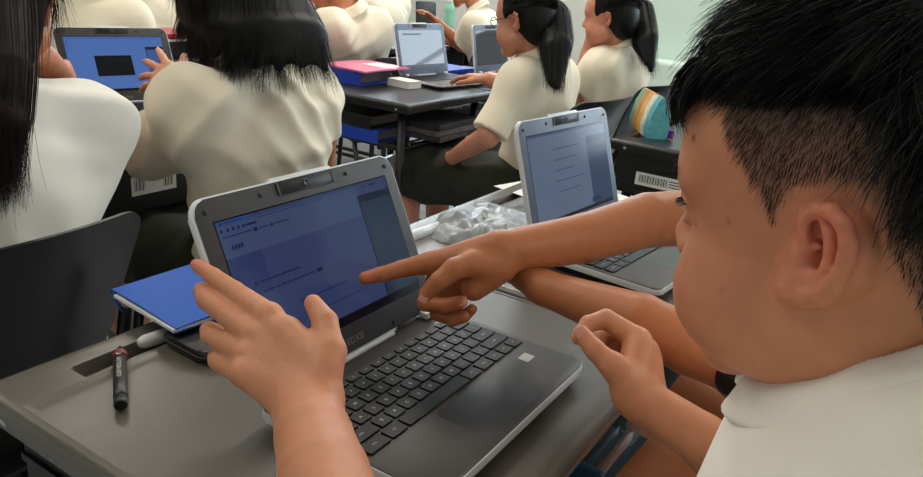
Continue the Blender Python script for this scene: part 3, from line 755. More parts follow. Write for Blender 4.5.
bm = bmesh.new(); prism(bm, rrect(.17, .10, .02, 5), .0005, .065, .012); o = bobj('pencil_case', bm, mat('charcoal cloth case', (52,46,48), .8, nscale=40, namp=.2), None, ang=40); o.location = (2.56, 1.84, ZD); tag(o, 'charcoal pencil case behind the pink folder', 'pencil case')
for k in range(5):
    bm = bmesh.new(); box(bm, (-.15, -.11, .0004), (.15, .11, .020), .002); o = bobj('paper_stack', bm, mat('paper stack %d' % (k % 3), [(96,94,98), (132,130,132), (70,70,76)][k % 3], .8, nscale=50, namp=.2))
    o.location = ((2.32, 2.32, 2.32, 2.72, 2.72)[k], 1.535, zs+(0, .021, .042, 0, .021)[k]); o.rotation_euler[2] = (.04, -.05, .02, -.03, .05)[k]
    tag(o, ('grey paper stack on the wire shelf by the near desk leg, ', 'grey paper stack on the farther wire shelf, ')[k > 2] + ('lowest', 'middle', 'topmost', 'lower', 'upper')[k], 'papers', 'paper stacks on the wire shelves')
bm = bmesh.new(); prism(bm, rrect(.11, .06, .02, 6), .0005, .03, .012, seg=3); o = bobj('computer_mouse', bm, mat('black mouse', (20,20,22), .3), None, ang=60); o.location = (2.675, 1.50, ZD); o.rotation_euler[2] = .5
tag(o, 'black computer mouse between the two far laptops', 'mouse')
bm = bmesh.new(); slab(bm, [V(0, 0, 0), V(.24, 0, 0), V(.24, .17, 0), V(0, .17, 0)], .022); o = bobj('thick_book', bm, M_bb); o.location = (2.66, 1.74, ZD); tag(o, 'blue book on the black desk right of the reflecting laptop', 'book')
# third row
p = aty(152, 30, 2.66); r3 = empty('red_folder', (float(p[0]), 2.66, float(p[2])-.02), .0, 'red folder lying on the third row desk beyond the shared laptop', 'folder')
z3 = float(p[2])-.02
bm = bmesh.new(); slab(bm, [V(-.16, -.1, 0), V(.17, -.12, 0), V(.17, .11, 0), V(-.16, .13, 0)], .016); bobj('cover', bm, mat('crimson folder', (168,34,62), .35), r3)
bm = bmesh.new(); slab(bm, [V(-.16, -.1, -.012), V(.17, -.12, -.012), V(.17, .11, -.012), V(-.16, .13, -.012)], .008); bobj('paper_sheets', bm, M_paper, r3)
bx = empty('storage_box', (float(p[0])+.0, 2.66, DZ), 0, 'black flat box under the red folder in the third row', 'box')
bm = bmesh.new(); box(bm, (-.17, -.11, 0), (.18, .12, z3-DZ-.0125), .004); bobj('box_body', bm, M_kb, bx)
p = aty(450, 6, 2.72)
wb = empty('water_bottle', (float(p[0]), 2.72, DZ), 0, 'pale green water bottle standing on a far desk', 'bottle')
M_bot = mat('pale green bottle', (150,222,196), .15, spec=.6, trans=.15)
bm = bmesh.new(); lathe(bm, [(.02, .0005), (.033, .003), (.035, .02), (.035, .15), (.031, .165), (.034, .18), (.034, .20), (.018, .228), (.016, .235)], 24); bobj('bottle_body', bm, M_bot, wb)
bm = bmesh.new(); lathe(bm, [(.019, .235), (.02, .237), (.02, .258), (.015, .262)], 20); bobj('bottle_cap', bm, M_wpl, wb)
p = aty(428, 12, 2.76)
bk = empty('laptop_lid', (float(p[0]), 2.76, DZ), -.15, 'dark back of an upright laptop lid beside the green bottle', 'laptop')
bk.name = 'laptop'
bm = bmesh.new(); prism(bm, rrect(.17, .21, .01, 5, cy=.125), -.006, .006, .002, Mx=Matrix.Rotation(math.radians(84), 4, 'X')); bobj('lid', bm, M_kb, bk, ang=40)
bm = bmesh.new(); prism(bm, rrect(.17, .12, .01, 5, cy=-.07), .0005, .018, .002); bobj('base', bm, M_kb, bk, ang=40)
# pigeonhole shelf with blue and orange backs by the front wall
sh = empty('pigeonhole_shelf', (4.5, 4.3, 0), .25, 'shelf of blue and orange boxes far behind the leaning student', 'shelf')
bm = bmesh.new()
for k in range(6): box(bm, (-.62+k*.25, -.15, 0), (-.60+k*.25, .15, 1.25))
for k in range(5): box(bm, (-.6, -.148, .02+k*.3), (.63, .148, .04+k*.3))
box(bm, (-.6, .14, .0), (.63, .149, 1.2))
bobj('frame', bm, mat('grey shelf', (140,146,150), .5), sh)
for k in range(5):
    for j in (2, 3):
        bm = bmesh.new(); box(bm, (-.585+k*.25, -.16, .042+j*.3), (-.375+k*.25, .10, .042+j*.3+.22), .005)
        blue = (k+j) % 2 == 0
        o = bobj('storage_bin', bm, mat('navy bin', (44,66,92), .5) if blue else mat('orange bin', (196,106,70), .5))
        o.location = sh.location; o.rotation_euler[2] = .25
        tag(o, '%s storage bin in the far shelf, %s compartment of the %s row' % ('navy' if blue else 'orange', ['leftmost', 'second', 'middle', 'fourth', 'rightmost'][k], ['lowest', 'second', 'lower', 'upper'][j]), 'bin', 'bins in the far shelf')
# ---------------------------------------------------------------- people
def rot(a, b, g):                          # a: turn to the right, b: nose down, g: roll
    ca, sa = math.cos(a), math.sin(a); Rz = np.array([[ca, sa, 0], [-sa, ca, 0], [0, 0, 1]])
    cb, sb = math.cos(-b), math.sin(-b); Rx = np.array([[1, 0, 0], [0, cb, -sb], [0, sb, cb]])
    cg, sg = math.cos(g), math.sin(g); Ry = np.array([[cg, 0, sg], [0, 1, 0], [-sg, 0, cg]])
    return Rz @ Rx @ Ry
class Head:
    def __init__(s, c, yaw=0, pitch=0, roll=0, sc=.95): s.c = np.array(c, float); s.R = rot(yaw, pitch, roll); s.s = sc
    def w(s, *p): return s.c+s.s*(s.R @ np.array(p, float))
    def loc(s, P): return ((P-s.c) @ s.R)/s.s
def add_head(F, H, hero=False, ears=True, chub=1.0):
    w, s, R = H.w, H.s, H.R
    E = lambda c, r, k=.012, sub=False: F.ell(w(*c), np.array(r)*s, R, k*s, sub)
    C = lambda ps, rs, k=.012: F.chain([w(*p) for p in ps], [r*s for r in rs], k*s)
    E((0, 0, .045), (.0745, .096, .086)); E((0, .042, .052), (.063, .053, .052), .02)
    E((0, .040, -.018), (.060, .052, .068), .03)
    for sx in (-1, 1):
        E((sx*.035, .059, -.034), (.0325, .032, .034), .02); E((sx*.043, .036, -.052), (.028*chub, .036, .032), .02)
        if hero: E((sx*.036, .055, -.042), (.034, .034, .030), .02); E((0, .020, -.058), (.042, .044, .026), .02)
        C([(sx*.052, .006, -.049), (sx*.012, .074, -.085)], [.0185, .016], .02)
        C([(sx*.012, .092, .034), (sx*.045, .074, .034)], [.010, .010], .016)
        E((sx*.031, .094, .012), (.016, .014, .010), .012, True)
        E((sx*.031, .0775, .012), (.0145, .0125, .0125), .002)
        C([(sx*.018, .0885, .019), (sx*.032, .0905, .0205), (sx*.046, .080, .016)], [.0032, .0036, .0030], .003)
        C([(sx*.018, .0885, .006), (sx*.032, .0895, .004), (sx*.045, .080, .009)], [.003, .0034, .003], .004)
        E((sx*.011, .100, -.021), (.0085, .010, .0075), .006)
    C([(0, .088, .022), (0, .108, -.013)], [.008, .0105], .012)
    E((0, .078, -.086), (.021, .018, .017), .02)
    C([(-.019, .0875, -.049), (0, .0955, -.0465), (.019, .0875, -.049)], [.004, .0062, .004], .006)
    C([(-.017, .0865, -.056), (0, .0945, -.0575), (.017, .0865, -.056)], [.004, .0066, .004], .006)
    E((0, .0975, -.0518), (.020, .006, .0010), .002, True)
    if ears and not hero:
        for sx in (-1, 1):
            Rx = R @ rot(sx*.40, 0, 0)
            F.ell(w(sx*.076, -.010, .002), np.array((.005, .017, .030))*s, Rx, .006*s)
            F.ell(w(sx*.083, -.002, .002), np.array((.004, .009, .013))*s, Rx, .004*s, True)
            C([(sx*.072, -.002, .024), (sx*.080, -.008, .031), (sx*.086, -.021, .024), (sx*.085, -.024, .006), (sx*.077, -.012, -.018), (sx*.072, -.004, -.026)], [.004, .0042, .0045, .0045, .005, .006], .003)
    if ears and hero: 
        Rx = R @ rot(.40, 0, 0)
        F.ell(w(.076, -.010, .002), np.array((.005, .017, .030))*s, Rx, .006*s)
        hero_ear(F, H)
def hero_ear(F, H):
    """left ear seen in the photo; outline points given on the plane of the ear"""
    s = H.s; nl = V(-.90, .43, .05); nl /= np.linalg.norm(nl); P0 = V(-.0775, -.010, .001)
    o = H.loc(CAM)
    def pt(zx, zy, off=0):
        zx, zy = 148+(zx-148)*.92, 194+(zy-194)*.92
        d = (H.R.T @ ray(770+zx/2.98, 190+zy/2.98))/s
        t = ((P0-o) @ nl)/(d @ nl)
        return H.w(*(o+d*t+nl*off))
    def C(ps, rs, k=.003, off=0, sub=False):
        rs = rs if isinstance(rs, (list, tuple)) else [rs]*len(ps)
        F.chain([pt(*(p if len(p) == 3 else (*p, off))) for p in ps], [r*s for r in rs], k*s, .002, sub=sub)
    # bed of the ear and its root
    C([(150, 95), (195, 120), (205, 180), (180, 250), (120, 310)], [.0080, .0090, .0090, .0080, .0060], .004, -.0105)
    C([(110, 120), (120, 200), (110, 290)], [.008, .009, .007], .005, -.0125)
    C([(140, 110, -.012), (150, 220, -.012)], [.012, .012], .008)
    # hollow of the concha, fossa and scapha groove
    C([(138, 205), (126, 240)], [.0115, .0095], .002, .0005, True)
    C([(138, 105), (150, 118)], [.0062, .0050], .002, -.0005, True)
    C([(122, 188, .000), (116, 190, -.010)], [.0046, .004], .002, 0, True)
    C([(212, 110), (222, 160), (212, 215)], [.0040, .0046, .0040], .003, .0022, True)
    # helix rim, crus, antihelix, lobe, tragus, antitragus
    C([(112, 158), (104, 112), (110, 72), (150, 46), (200, 52), (238, 95), (250, 150), (242, 205), (220, 255), (188, 300)],
      [.0024, .0030, .0036, .0040, .0042, .0042, .0041, .0040, .0040, .0042], .0020, .0016)
    C([(112, 158), (135, 170)], [.0024, .0018], .002, -.002)
    C([(165, 92), (182, 130), (186, 175), (176, 225), (150, 262)], [.0026, .0031, .0033, .0031, .0028], .002, .0)
    C([(188, 298), (150, 322), (108, 325), (70, 318), (56, 300), (80, 280)], [.0046, .0056, .0060, .0052, .0046, .0052], .004, -.001)
    C([(85, 165), (88, 195), (84, 215)], [.0034, .0038, .0030], .003, -.0005)
    C([(98, 264), (132, 266)], [.0034, .0032], .003, -.001)
    C([(70, 190, -.006), (50, 300, -.004)], [.008, .009], .008)

def hand(F, wr, fd, nrm, right, curl, s=.9, spread=.12, thumb=(.55, .3), k=.003):
    f = np.array(fd, float); f /= np.linalg.norm(f); n = np.array(nrm, float); n -= f*(n @ f); n /= np.linalg.norm(n)
    t = np.cross(f, n)*(-1 if right else 1); wr = np.array(wr, float)
    mc = [(.078, .024), (.082, .007), (.078, -.010), (.070, -.025)]; ln = [(.038, .023, .018), (.042, .026, .019), (.038, .024, .018), (.030, .018, .017)]
    rd = [.0082, .0084, .0080, .0070]
    for i in range(4):
        b = wr+(f*mc[i][0]+t*mc[i][1])*s
        F.chain([wr+t*(.014-.009*i)*s, b], [.016*s, .0115*s], .006)
        d = f*math.cos(spread*(1.3-i))+t*math.sin(spread*(1.3-i)); ps = [b]; a = 0
        for j in range(3):
            a += curl[i]*(1, 1.1, .7)[j]; ps.append(ps[-1]+(d*math.cos(a)-n*math.sin(a))*ln[i][j]*s)
        F.chain(ps, [rd[i]*s*1.08, rd[i]*s, rd[i]*s*.92, rd[i]*s*.76], k)
    b = wr+(f*.022+t*.024-n*.004)*s
    d1 = f*math.cos(thumb[0])+t*math.sin(thumb[0])-n*.25; p1 = b+d1*.036*s
    d2 = f*math.cos(thumb[0]-thumb[1])+t*math.sin(thumb[0]-thumb[1])-n*.3; p2 = p1+d2*.03*s; p3 = p2+d2*.022*s
    F.chain([wr+t*.012*s, b, p1, p2, p3], [.015*s, .0135*s, .0115*s, .0095*s, .007*s], .006)

def folds(F, amp, seed=0, freq=38):
    r = np.random.default_rng(seed); X = F.P(); D = 0
    for i in range(7):
        k = r.normal(size=3)*V(1, 1, .7); k /= np.linalg.norm(k); k *= freq*(.35+.5*r.random())
        k2 = r.normal(size=3)*freq*.22; k3 = r.normal(size=3)*freq*.18
        ph = k[0]*X[0]+k[1]*X[1]+k[2]*X[2]+r.random()*6.3+2.2*np.sin(k2[0]*X[0]+k2[1]*X[1]+k2[2]*X[2]+r.random()*6)
        gate = np.clip(np.sin(k3[0]*X[0]+k3[1]*X[1]+k3[2]*X[2]+r.random()*6.3), 0, 1)
        D = D+gate*(.5+.5*np.cos(2*ph))**1.6
    F.F -= (amp*(D-.7)).astype(np.float32)
def skin_cols(Vt, base, H=None, red=(), hairfn=None):
    c = np.tile(np.array(lin(base)), (len(Vt), 1))
    for p, r, col, a in red:
        w = (np.exp(-((Vt-np.array(p))**2).sum(1)/(r*r))*a)[:, None]
        c = c*(1-w)+np.array(lin(col))*w
    return c
M_skin = mat('skin', (190,130,100), .46, spec=.35, vcol=True, nscale=90, namp=.05, bump=.10, bscale=700, sss=.06)
M_shirt = mat('cream school shirt', (240,229,205), .85, nscale=14, namp=.03, bump=.14, bscale=900, sheen=.15)
M_shirtw = mat('white school shirt', (244,238,226), .85, nscale=14, namp=.03, bump=.14, bscale=900, sheen=.15)
M_skirt = mat('dark green skirt', (34,38,27), .85, nscale=25, namp=.2, bump=.15, bscale=700)
M_short = mat('dark green shorts', (30,34,28), .85, nscale=25, namp=.15, bump=.15, bscale=700)
M_hair = mat('black hair', (8,7,7), .5, spec=.22)
M_hairb = mat('dark brown hair', (24,11,10), .62, spec=.14)
M_shoe = mat('white shoe', (206,206,202), .6, bump=.1)
M_eye = mat('dark eye', (22,16,14), .1, coat=.5)

def person(label, J, base=(196,138,104), shirt=None, bottom='shorts', h=.007, hairstyle='short', extra_red=(), shirt_h=.007, sleeve=.72, legs=True,
           hands=None, seed=1, ear=True, fold=.006, hair_n=900, group=None, hand_s=.88, hcol=None):
    """J: world positions of the joints; one continuous body, its hair and clothes as children"""
    g = {k: (np.array(v, float) if not isinstance(v, Head) else v) for k, v in J.items()}
    pel, nk, H = g['pel'], g['neck'], g['head']
    root = empty('person', (float(pel[0]), float(pel[1]), 0), 0, label, 'person', group)
    sL, sR = g['sL'], g['sR']; right = (sR-sL)/np.linalg.norm(sR-sL); upv = (nk-pel)/np.linalg.norm(nk-pel)
    right = right-upv*(right @ upv); right /= np.linalg.norm(right); fwd = np.cross(upv, right); Rt = np.stack([right, fwd, upv], 1)
    tl = np.linalg.norm(nk-pel); hw = np.linalg.norm(sR-sL)/2
    at_ = lambda a, b=0, c=0: pel+upv*tl*a+right*b+fwd*c
    hip = {s: pel+right*s*.085 for s in (-1, 1)}
    face = g.get('facing', fwd*V(1, 1, 0)); face = face/np.linalg.norm(face)
    kn = {-1: g.get('kL', hip[-1]+face*.39+V(0, 0, .01)), 1: g.get('kR', hip[1]+face*.39+V(0, 0, .01))}
    an = {-1: g.get('aL', kn[-1]*V(1, 1, 0)-face*.02+V(0, 0, .085)), 1: g.get('aR', kn[1]*V(1, 1, 0)-face*.02+V(0, 0, .085))}
    pts = np.array([pel, nk, H.w(0, 0, .15), H.w(0, .13, 0), H.w(0, -.12, 0), H.w(.1, 0, 0), H.w(-.1, 0, 0)] + [g[k] for k in ('sL', 'sR', 'eL', 'eR', 'wL', 'wR')] + list(hip.values()) + (list(kn.values())+list(an.values()) if legs else []))
    F = Field(pts.min(0)-.19, pts.max(0)+.19, h)
    F.ell(at_(.10), (hw*.86, .100, .12), Rt, .05); F.ell(at_(.45), (hw*.80, .092, .17), Rt, .06); F.ell(at_(.74), (hw*.88, .094, .14), Rt, .06)
    F.chain([sL, nk-upv*.03, sR], [.045, .05, .045], .05); F.chain([nk-upv*.02, H.w(0, -.02, -.03)], [.048, .047], .02)
    arms = {-1: ('sL', 'eL', 'wL'), 1: ('sR', 'eR', 'wR')}
    for sx, (a, b, c) in arms.items():
        F.chain([g[a], g[b]], [.046, .036], .02); F.chain([g[b], g[b]*.6+g[c]*.4, g[c]], [.035, .033, .0235], .012)
        hd = (hands or {}).get(sx)
        if hd is None: hd = dict(fd=g[c]-g[b], nrm=(0, 0, 1), curl=(.35,)*4)
        if hd: hand(F, g[c], hd['fd'], hd['nrm'], sx == 1, hd['curl'], hand_s, thumb=hd.get('thumb', (.55, .3)), spread=hd.get('spread', .1))
    if legs:
        for sx in (-1, 1):
            F.chain([hip[sx], kn[sx]], [.075, .052], .03); F.chain([kn[sx], kn[sx]*.65+an[sx]*.35-face*.01, an[sx]], [.051, .050, .034], .02)
            F.chain([an[sx]-V(0, 0, .04), an[sx]+face*.12-V(0, 0, .06)], [.034, .022], .02)
    add_head(F, H, ears=ear)
    v, q = F.mesh(1)
    red = [(H.w(sx*.042, .07, -.02), .028, (206, 116, 96), .5) for sx in (-1, 1)]+[(H.w(0, .1, -.052), .014, (176, 84, 80), .7)]+[(H.w(sx*.08, -.01, 0), .025, (204, 110, 92), .4) for sx in (-1, 1)]+list(extra_red)
    vq_obj('body', (v, q), M_skin, root, skin_cols(v, base, red=red))
    for sx in (-1, 1):
        bm = bmesh.new(); bmesh.ops.create_uvsphere(bm, u_segments=12, v_segments=8, radius=.0075*H.s); o = bobj('eye', bm, M_eye, root, True); o.location = H.w(sx*.0315, .0835, .0122)-np.array(root.location)
    # shirt
    F2 = Field(np.minimum(pts[[0, 1, 7, 8, 9, 10]].min(0), pel-.1)-.17, pts[[0, 1, 7, 8, 9, 10]].max(0)+.17, shirt_h)
    F2.ell(at_(.08), (hw*.99, .120, .14), Rt, .05); F2.ell(at_(.42), (hw*.92, .112, .20), Rt, .07); F2.ell(at_(.72), (hw*1.0, .112, .16), Rt, .06)
    F2.chain([sL, nk-upv*.045, sR], [.056, .060, .056], .05)
    F2.chain([nk-upv*.03, nk-upv*.005+fwd*.006], [.066, .058], .03)
    for sx, (a, b, c) in arms.items():
        d = (g[b]-g[a])/np.linalg.norm(g[b]-g[a]); e = g[a]+(g[b]-g[a])*sleeve
        F2.chain([g[a]-d*.01, g[b]+d*.1], [.055, .072], .075, cut=[(e, d)])
    F2.chain([sL*.9+sR*.1-upv*.075, sR*.9+sL*.1-upv*.075], [.060, .060], .07)
    folds(F2, fold, seed)
    F2.cutplane(at_(-.10), -upv)
    F2.chain([nk-upv*.01, nk+upv*.12+fwd*.03], [.046, .05], .004, sub=True)
    v, q = F2.mesh(2); sh_ = vq_obj('shirt', (v, q), shirt or M_shirt, root)
    # collar: band folded over round the neck
    F3 = Field(nk-.13, nk+.13, .0042)
    n_ = 26; ring = []
    for i in range(n_):
        a = 2*math.pi*i/n_; cu, su = math.cos(a), math.sin(a)
        top = nk+right*cu*.055+fwd*(su*.056+.004)+upv*(.040-.020*su); lo = nk+right*cu*.080+fwd*(su*.084+.004)+upv*(.004-.030*su)
        ring.append((top, lo))
    for i in range(n_):
        if abs(i-n_/4) < .9: continue
        F3.chain([ring[i][0], ring[i][1]], [.0045, .0052], .008)
        j = (i+1) % n_
        F3.chain([(ring[i][0]+ring[j][0])/2, (ring[i][1]+ring[j][1])/2], [.0045, .0052], .008)
    v, q = F3.mesh(1); vq_obj('collar', (v, q), shirt or M_shirt, sh_ and root)
    # skirt or shorts
    F4 = Field(np.minimum(pel, np.minimum(kn[-1], kn[1]))-.2, np.maximum(pel, np.maximum(kn[-1], kn[1]))+.2, .009)
    F4.ell(at_(.02), (hw*.97, .118, .12), Rt, .04)
    for sx in (-1, 1):
        d = (kn[sx]-hip[sx]); f = .93 if bottom == 'skirt' else .80
        F4.chain([hip[sx], hip[sx]+d*1.2], [.092, .084 if bottom == 'skirt' else .078], .05 if bottom == 'skirt' else .02, cut=[(hip[sx]+d*f, d)])
    if bottom == 'skirt':
        d = (kn[-1]+kn[1]-hip[-1]-hip[1])/2
        for kk in (-.5, 0, .5): F4.chain([pel+right*kk*.08-V(0, 0, .02), pel+right*kk*.12+d*1.2-V(0, 0, .03)], [.08, .085], .05, cut=[(pel+d*.93, d)])
        folds(F4, .010, seed+5, 30)
    else: folds(F4, .004, seed+5)
    v, q = F4.mesh(1); vq_obj(bottom, (v, q), M_skirt if bottom == 'skirt' else M_short, root)
    if legs:
        for sx in (-1, 1):
            F5 = Field(an[sx]-.16, an[sx]+.2, .007)
            F5.chain([an[sx]-V(0, 0, .045)-face*.02, an[sx]+face*.07-V(0, 0, .05), an[sx]+face*.13-V(0, 0, .055)], [.040, .036, .028], .01)
            F5.cutplane((0, 0, .002), (0, 0, -1))
            v, q = F5.mesh(1); vq_obj('shoe', (v, q), M_shoe, root)
    hair(root, H, hairstyle, hair_n, hcol)
    return root
def skull_pts(n, H, test):
    """random points with normals on the cranium, local coordinates"""
    out = []
    while len(out) < n:
        d = RNG.normal(size=3); d /= np.linalg.norm(d); p = V(0, 0, .045)+d*V(.077, .099, .089)
        if test(p): out.append((p, d))
    return np.array([o[0] for o in out]), np.array([o[1] for o in out])
HL_Y = [-.11, -.075, -.055, -.045, -.038, -.033, -.025, -.002, .011, .018, .024, .034, .043, .048, .065, .12]
HL_Z = [-.062, -.060, -.050, -.020, .0, .017, .034, .034, .026, .012, .027, .043, .055, .070, .074, .070]
FD_Y = [-.11, -.070, -.049, -.047, -.039, -.03, 0, .03, .05, .12]
FD_Z = [.012, -.003, .014, .044, .064, .070, .071, .073, .076, .074]
def hair(root, H, style, n, hcol=None):
    m = hcol or M_hair
    w = H.w
    F = Field(H.c-.24, H.c+.24, .006)
    lines = []; wid = []; side = []
    def cap(thick=.012, low=-.055, front=.074):
        F.ell(w(0, -.008, .045), np.array((.080+thick*.5, .097+thick*.4, .088+thick))*H.s, H.R, .01)
        F.ell(w(0, -.05, .0), np.array((.070, .050, .070))*H.s, H.R, .03)
        F.ell(w(0, .137, -.036), np.array((.112, .118, .100))*H.s, H.R, .012, True)      # leave the face free
    if style == 'short':
        cap(.010)
        F.cutplane(w(0, 0, -.045), H.R @ V(0, 0, -1))
    elif style == 'pony':
        cap(.004); F.ell(w(0, -.058, -.015), np.array((.062, .045, .062))*H.s, H.R, .03); F.cutplane(w(0, 0, -.075), H.R @ V(0, .5, -1))
        for sx in (-1, 1):
            F.ell(w(sx*.085, .012, -.02), np.array((.03, .032, .052))*H.s, H.R, .006, True)
    elif style == 'long':
        cap(.012); F.ell(w(0, -.062, -.05), np.array((.085, .055, .11))*H.s, H.R, .03)
    v, q = F.mesh(2)
    hr = vq_obj('hair', (v, q), m, root)
    # fine strands laid over the cap, from the crown outwards
    ok = lambda p: p[2] > np.interp(p[1], HL_Y, HL_Z)+.004
    P, N = skull_pts(n, H, ok)
    if style == 'pony':
        tgt = V(0, -.125, .055); L = []
        for p, d in zip(P, N):
            K = 7; pts = []
            for i in range(K):
                t = i/(K-1); x = p*(1-t)+tgt*t; dd = (x-V(0, -.008, .045)); e = math.sqrt(((dd/V(.086, .103, .094))**2).sum())
                if e < 1: x = V(0, -.008, .045)+dd/max(e, .3)*1.0
                pts.append(w(*x))
            L.append(pts)
    else:
        crown = V(0, -.045, .13); L = []
        for p, d in zip(P, N):
            fl = p-crown; fl -= d*(fl @ d); fl = fl/(np.linalg.norm(fl)+1e-6); fl = fl+V(0, 0, -.35 if style == 'short' else -.9); K = 6
            ln = (.05 if style == 'short' else .085)*(.7+.5*RNG.random()); pts = []
            x = p*1.02
            for i in range(K):
                pts.append(w(*x)); x = x+(fl+d*(.35 if style == 'short' and i < 2 else .05))*ln/K; dd = x-V(0, -.008, .045); e = math.sqrt(((dd/V(.088, .105, .098))**2).sum())
                if e < 1 and x[2] > -.02: x = V(0, -.008, .045)+dd/e
            L.append(pts)
    vq_obj('hair_strands', ribbons(L, np.full(len(L), .0016)), m, hr)
    return hr
def lock(name, root, guides, radii, m, n=500, h=.006, width=.0022, seed=3, spread=1.0, tip=.05):
    """a hanging mass of hair: an implicit core along the guides with strands laid round it"""
    r = np.random.default_rng(seed)
    allp = np.concatenate([np.array(gd, float) for gd in guides]); F = Field(allp.min(0)-.12, allp.max(0)+.12, h)
    for gd, rd in zip(guides, radii): F.chain(gd, [x*.82 for x in rd], .02, .01)
    v, q = F.mesh(2)
    o = vq_obj(name, (v, q), m, root)
    L = []; K = 12
    for _ in range(n):
        gi = r.integers(len(guides)); gd = np.array(guides[gi], float); rd = np.array(radii[gi])
        s_ = np.linspace(0, len(gd)-1, K); x = np.stack([np.interp(s_, np.arange(len(gd)), gd[:, i]) for i in range(3)], 1); rr = np.interp(s_, np.arange(len(gd)), rd)
        off = r.normal(size=3); off /= np.linalg.norm(off); tg = gd[-1]-gd[0]; tg /= np.linalg.norm(tg); off -= tg*(off @ tg)*.8
        rad = .80+.28*r.random(); ext = r.random()*tip
        x = x+off*rr[:, None]*rad*spread
        x[-3:] += tg*ext*np.array([.2, .6, 1])[:, None]+r.normal(size=3)*.008*np.array([.3, .6, 1])[:, None]
        L.append(x)
    vq_obj('hair_strands', ribbons(L, np.full(n, width)), m, o)
    return o
# ================================================================ the boy in front
HB = Head(V(.4465, .0183, 1.0235)+_r2*.004, .2596, .2178, -.0588, .95)
SKB = (207, 139, 103)
boy = empty('person', (.45, -.2, 0), 0, 'boy in white shirt nearest the camera, steadying the big laptop with his left hand', 'person')
# --- head and neck, fine
F = Field(HB.w(0, 0, .02)-.165, HB.w(0, 0, .02)+.165, .0015)
add_head(F, HB, hero=True, chub=1.12)
F.chain([HB.w(0, -.022, -.03), V(.45, -.025, .925)], [.053, .056], .03)
F.chain([HB.w(0, -.055, -.01), V(.45, -.06, .93)], [.040, .045], .03)
Xh = F.P(); vhead = F.mesh(2); FH = F
# --- arms with hero hands
def px(*a): return [at(*p) for p in a]
def finger(F, pts, rs, k=.0025): F.chain(px(*pts), list(rs), k, .002)
elL = V(.227, .164, .805); shL = V(.305, -.06, .872)
F = Field(V(.14, -.13, .70), V(.52, .60, .96), .0019)
W_ = at(305, 402, .56); fa = at(324, 477, .49)
F.chain([shL, elL], [.046, .040], .01); F.chain([elL, fa, at(314, 438, .525), W_], [.039, .0300, .0272, .0248], .012)
mp = px((269, 317, .600), (256, 336, .592), (247, 355, .583), (242, 373, .572))
wl, wr_ = at(291, 402, .562), at(323, 398, .555)
for i, m_ in enumerate(mp):
    t = i/3; F.chain([wr_*(1-t)+wl*t, m_], [.0155, .0118-.0006*i], .008)
F.chain(px((325, 366, .562), (290, 330, .588)), [.0105, .0095], .010)
F.chain(px((316, 392, .556), (330, 352, .572)), [.0150, .0118], .010)
finger(F, [(269, 317, .600), (234, 291, .640), (213, 276, .660), (197, 265, .668)], [.0112, .0088, .0075, .0060], .004)
finger(F, [(256, 336, .592), (207, 299, .650), (203, 291, .672), (222, 296, .705)], [.0112, .0092, .0082, .0062], .0035)
finger(F, [(247, 355, .583), (211, 335, .640), (209, 330, .665), (232, 333, .700)], [.0105, .0088, .0078, .006], .0035)
finger(F, [(242, 373, .572), (218, 361, .622), (216, 357, .645), (238, 357, .682)], [.0098, .0080, .007, .0055], .0035)
finger(F, [(330, 352, .572), (325, 322, .590), (313, 303, .603)], [.0118, .0102, .0072], .006)
varmL = F.mesh(2)
F = Field(V(.42, -.15, .60), V(.72, .30, .93), .0019)
shR, elR = V(.59, -.05, .872), V(.605, -.03, .675)
F.chain([shR, elR], [.044, .038], .01); W2 = at(641, 400, .635)
F.chain([elR, at(703, 440, .615), W2], [.032, .0220, .0198], .012)
mr = px((638, 340, .652), (646, 350, .662), (650, 360, .664), (651, 372, .660))
for i, m_ in enumerate(mr): F.chain([W2+(at(630, 398, .625)-W2)*(1-i/1.5), m_], [.0150, .0115-.0006*i], .007)
F.chain(px((630, 384, .628), (640, 350, .645)), [.012, .012], .008)
finger(F, [(638, 340, .652), (606, 319, .664), (588, 324, .660), (578, 338, .652)], [.0110, .0088, .0076, .0062], .003)
finger(F, [(646, 350, .662), (617, 329, .688), (600, 338, .682), (597, 352, .672)], [.0105, .0086, .0076, .006], .003)
finger(F, [(650, 360, .664), (626, 341, .690), (612, 350, .686), (608, 362, .676)], [.0100, .0082, .0072, .006], .003)
finger(F, [(651, 372, .660), (634, 355, .688), (622, 362, .682), (617, 372, .674)], [.0090, .0072, .0066, .0055], .003)
F.chain(px((641, 396, .632), (628, 384, .622), (614, 366, .620)), [.015, .0138, .0112], .010)
finger(F, [(613, 367, .620), (595, 350, .626), (581, 333, .636)], [.0104, .0088, .0070], .005)
varmR = F.mesh(2)
# --- trunk and legs, coarser, hidden by the clothes
pelB, nkB = V(.45, -.20, .47), V(.45, -.030, .915)
uB = (nkB-pelB)/np.linalg.norm(nkB-pelB); fB = np.cross(uB, V(1, 0, 0)); RB = np.stack([V(1, 0, 0), fB, uB], 1)
F = Field(V(.15, -.38, 0), V(.78, .36, .93), .009)
F.ell(pelB+uB*.05, (.14, .105, .12), RB, .05); F.ell(pelB+uB*.20, (.135, .105, .16), RB, .06); F.ell(pelB+uB*.35, (.135, .09, .12), RB, .05)
F.chain([shL, nkB-uB*.02, shR], [.042, .05, .042], .05)
for sx in (-1, 1):
    hp, kk, aa = pelB+V(sx*.085, 0, 0), V(.45+sx*.13, .19, .49), V(.45+sx*.13, .15, .085)
    F.chain([hp, kk], [.08, .055], .03); F.chain([kk, kk*.65+aa*.35, aa], [.054, .053, .036], .02); F.chain([aa-V(0, 0, .04), aa+V(0, .12, -.06)], [.034, .022], .02)
vtr = F.mesh(1)
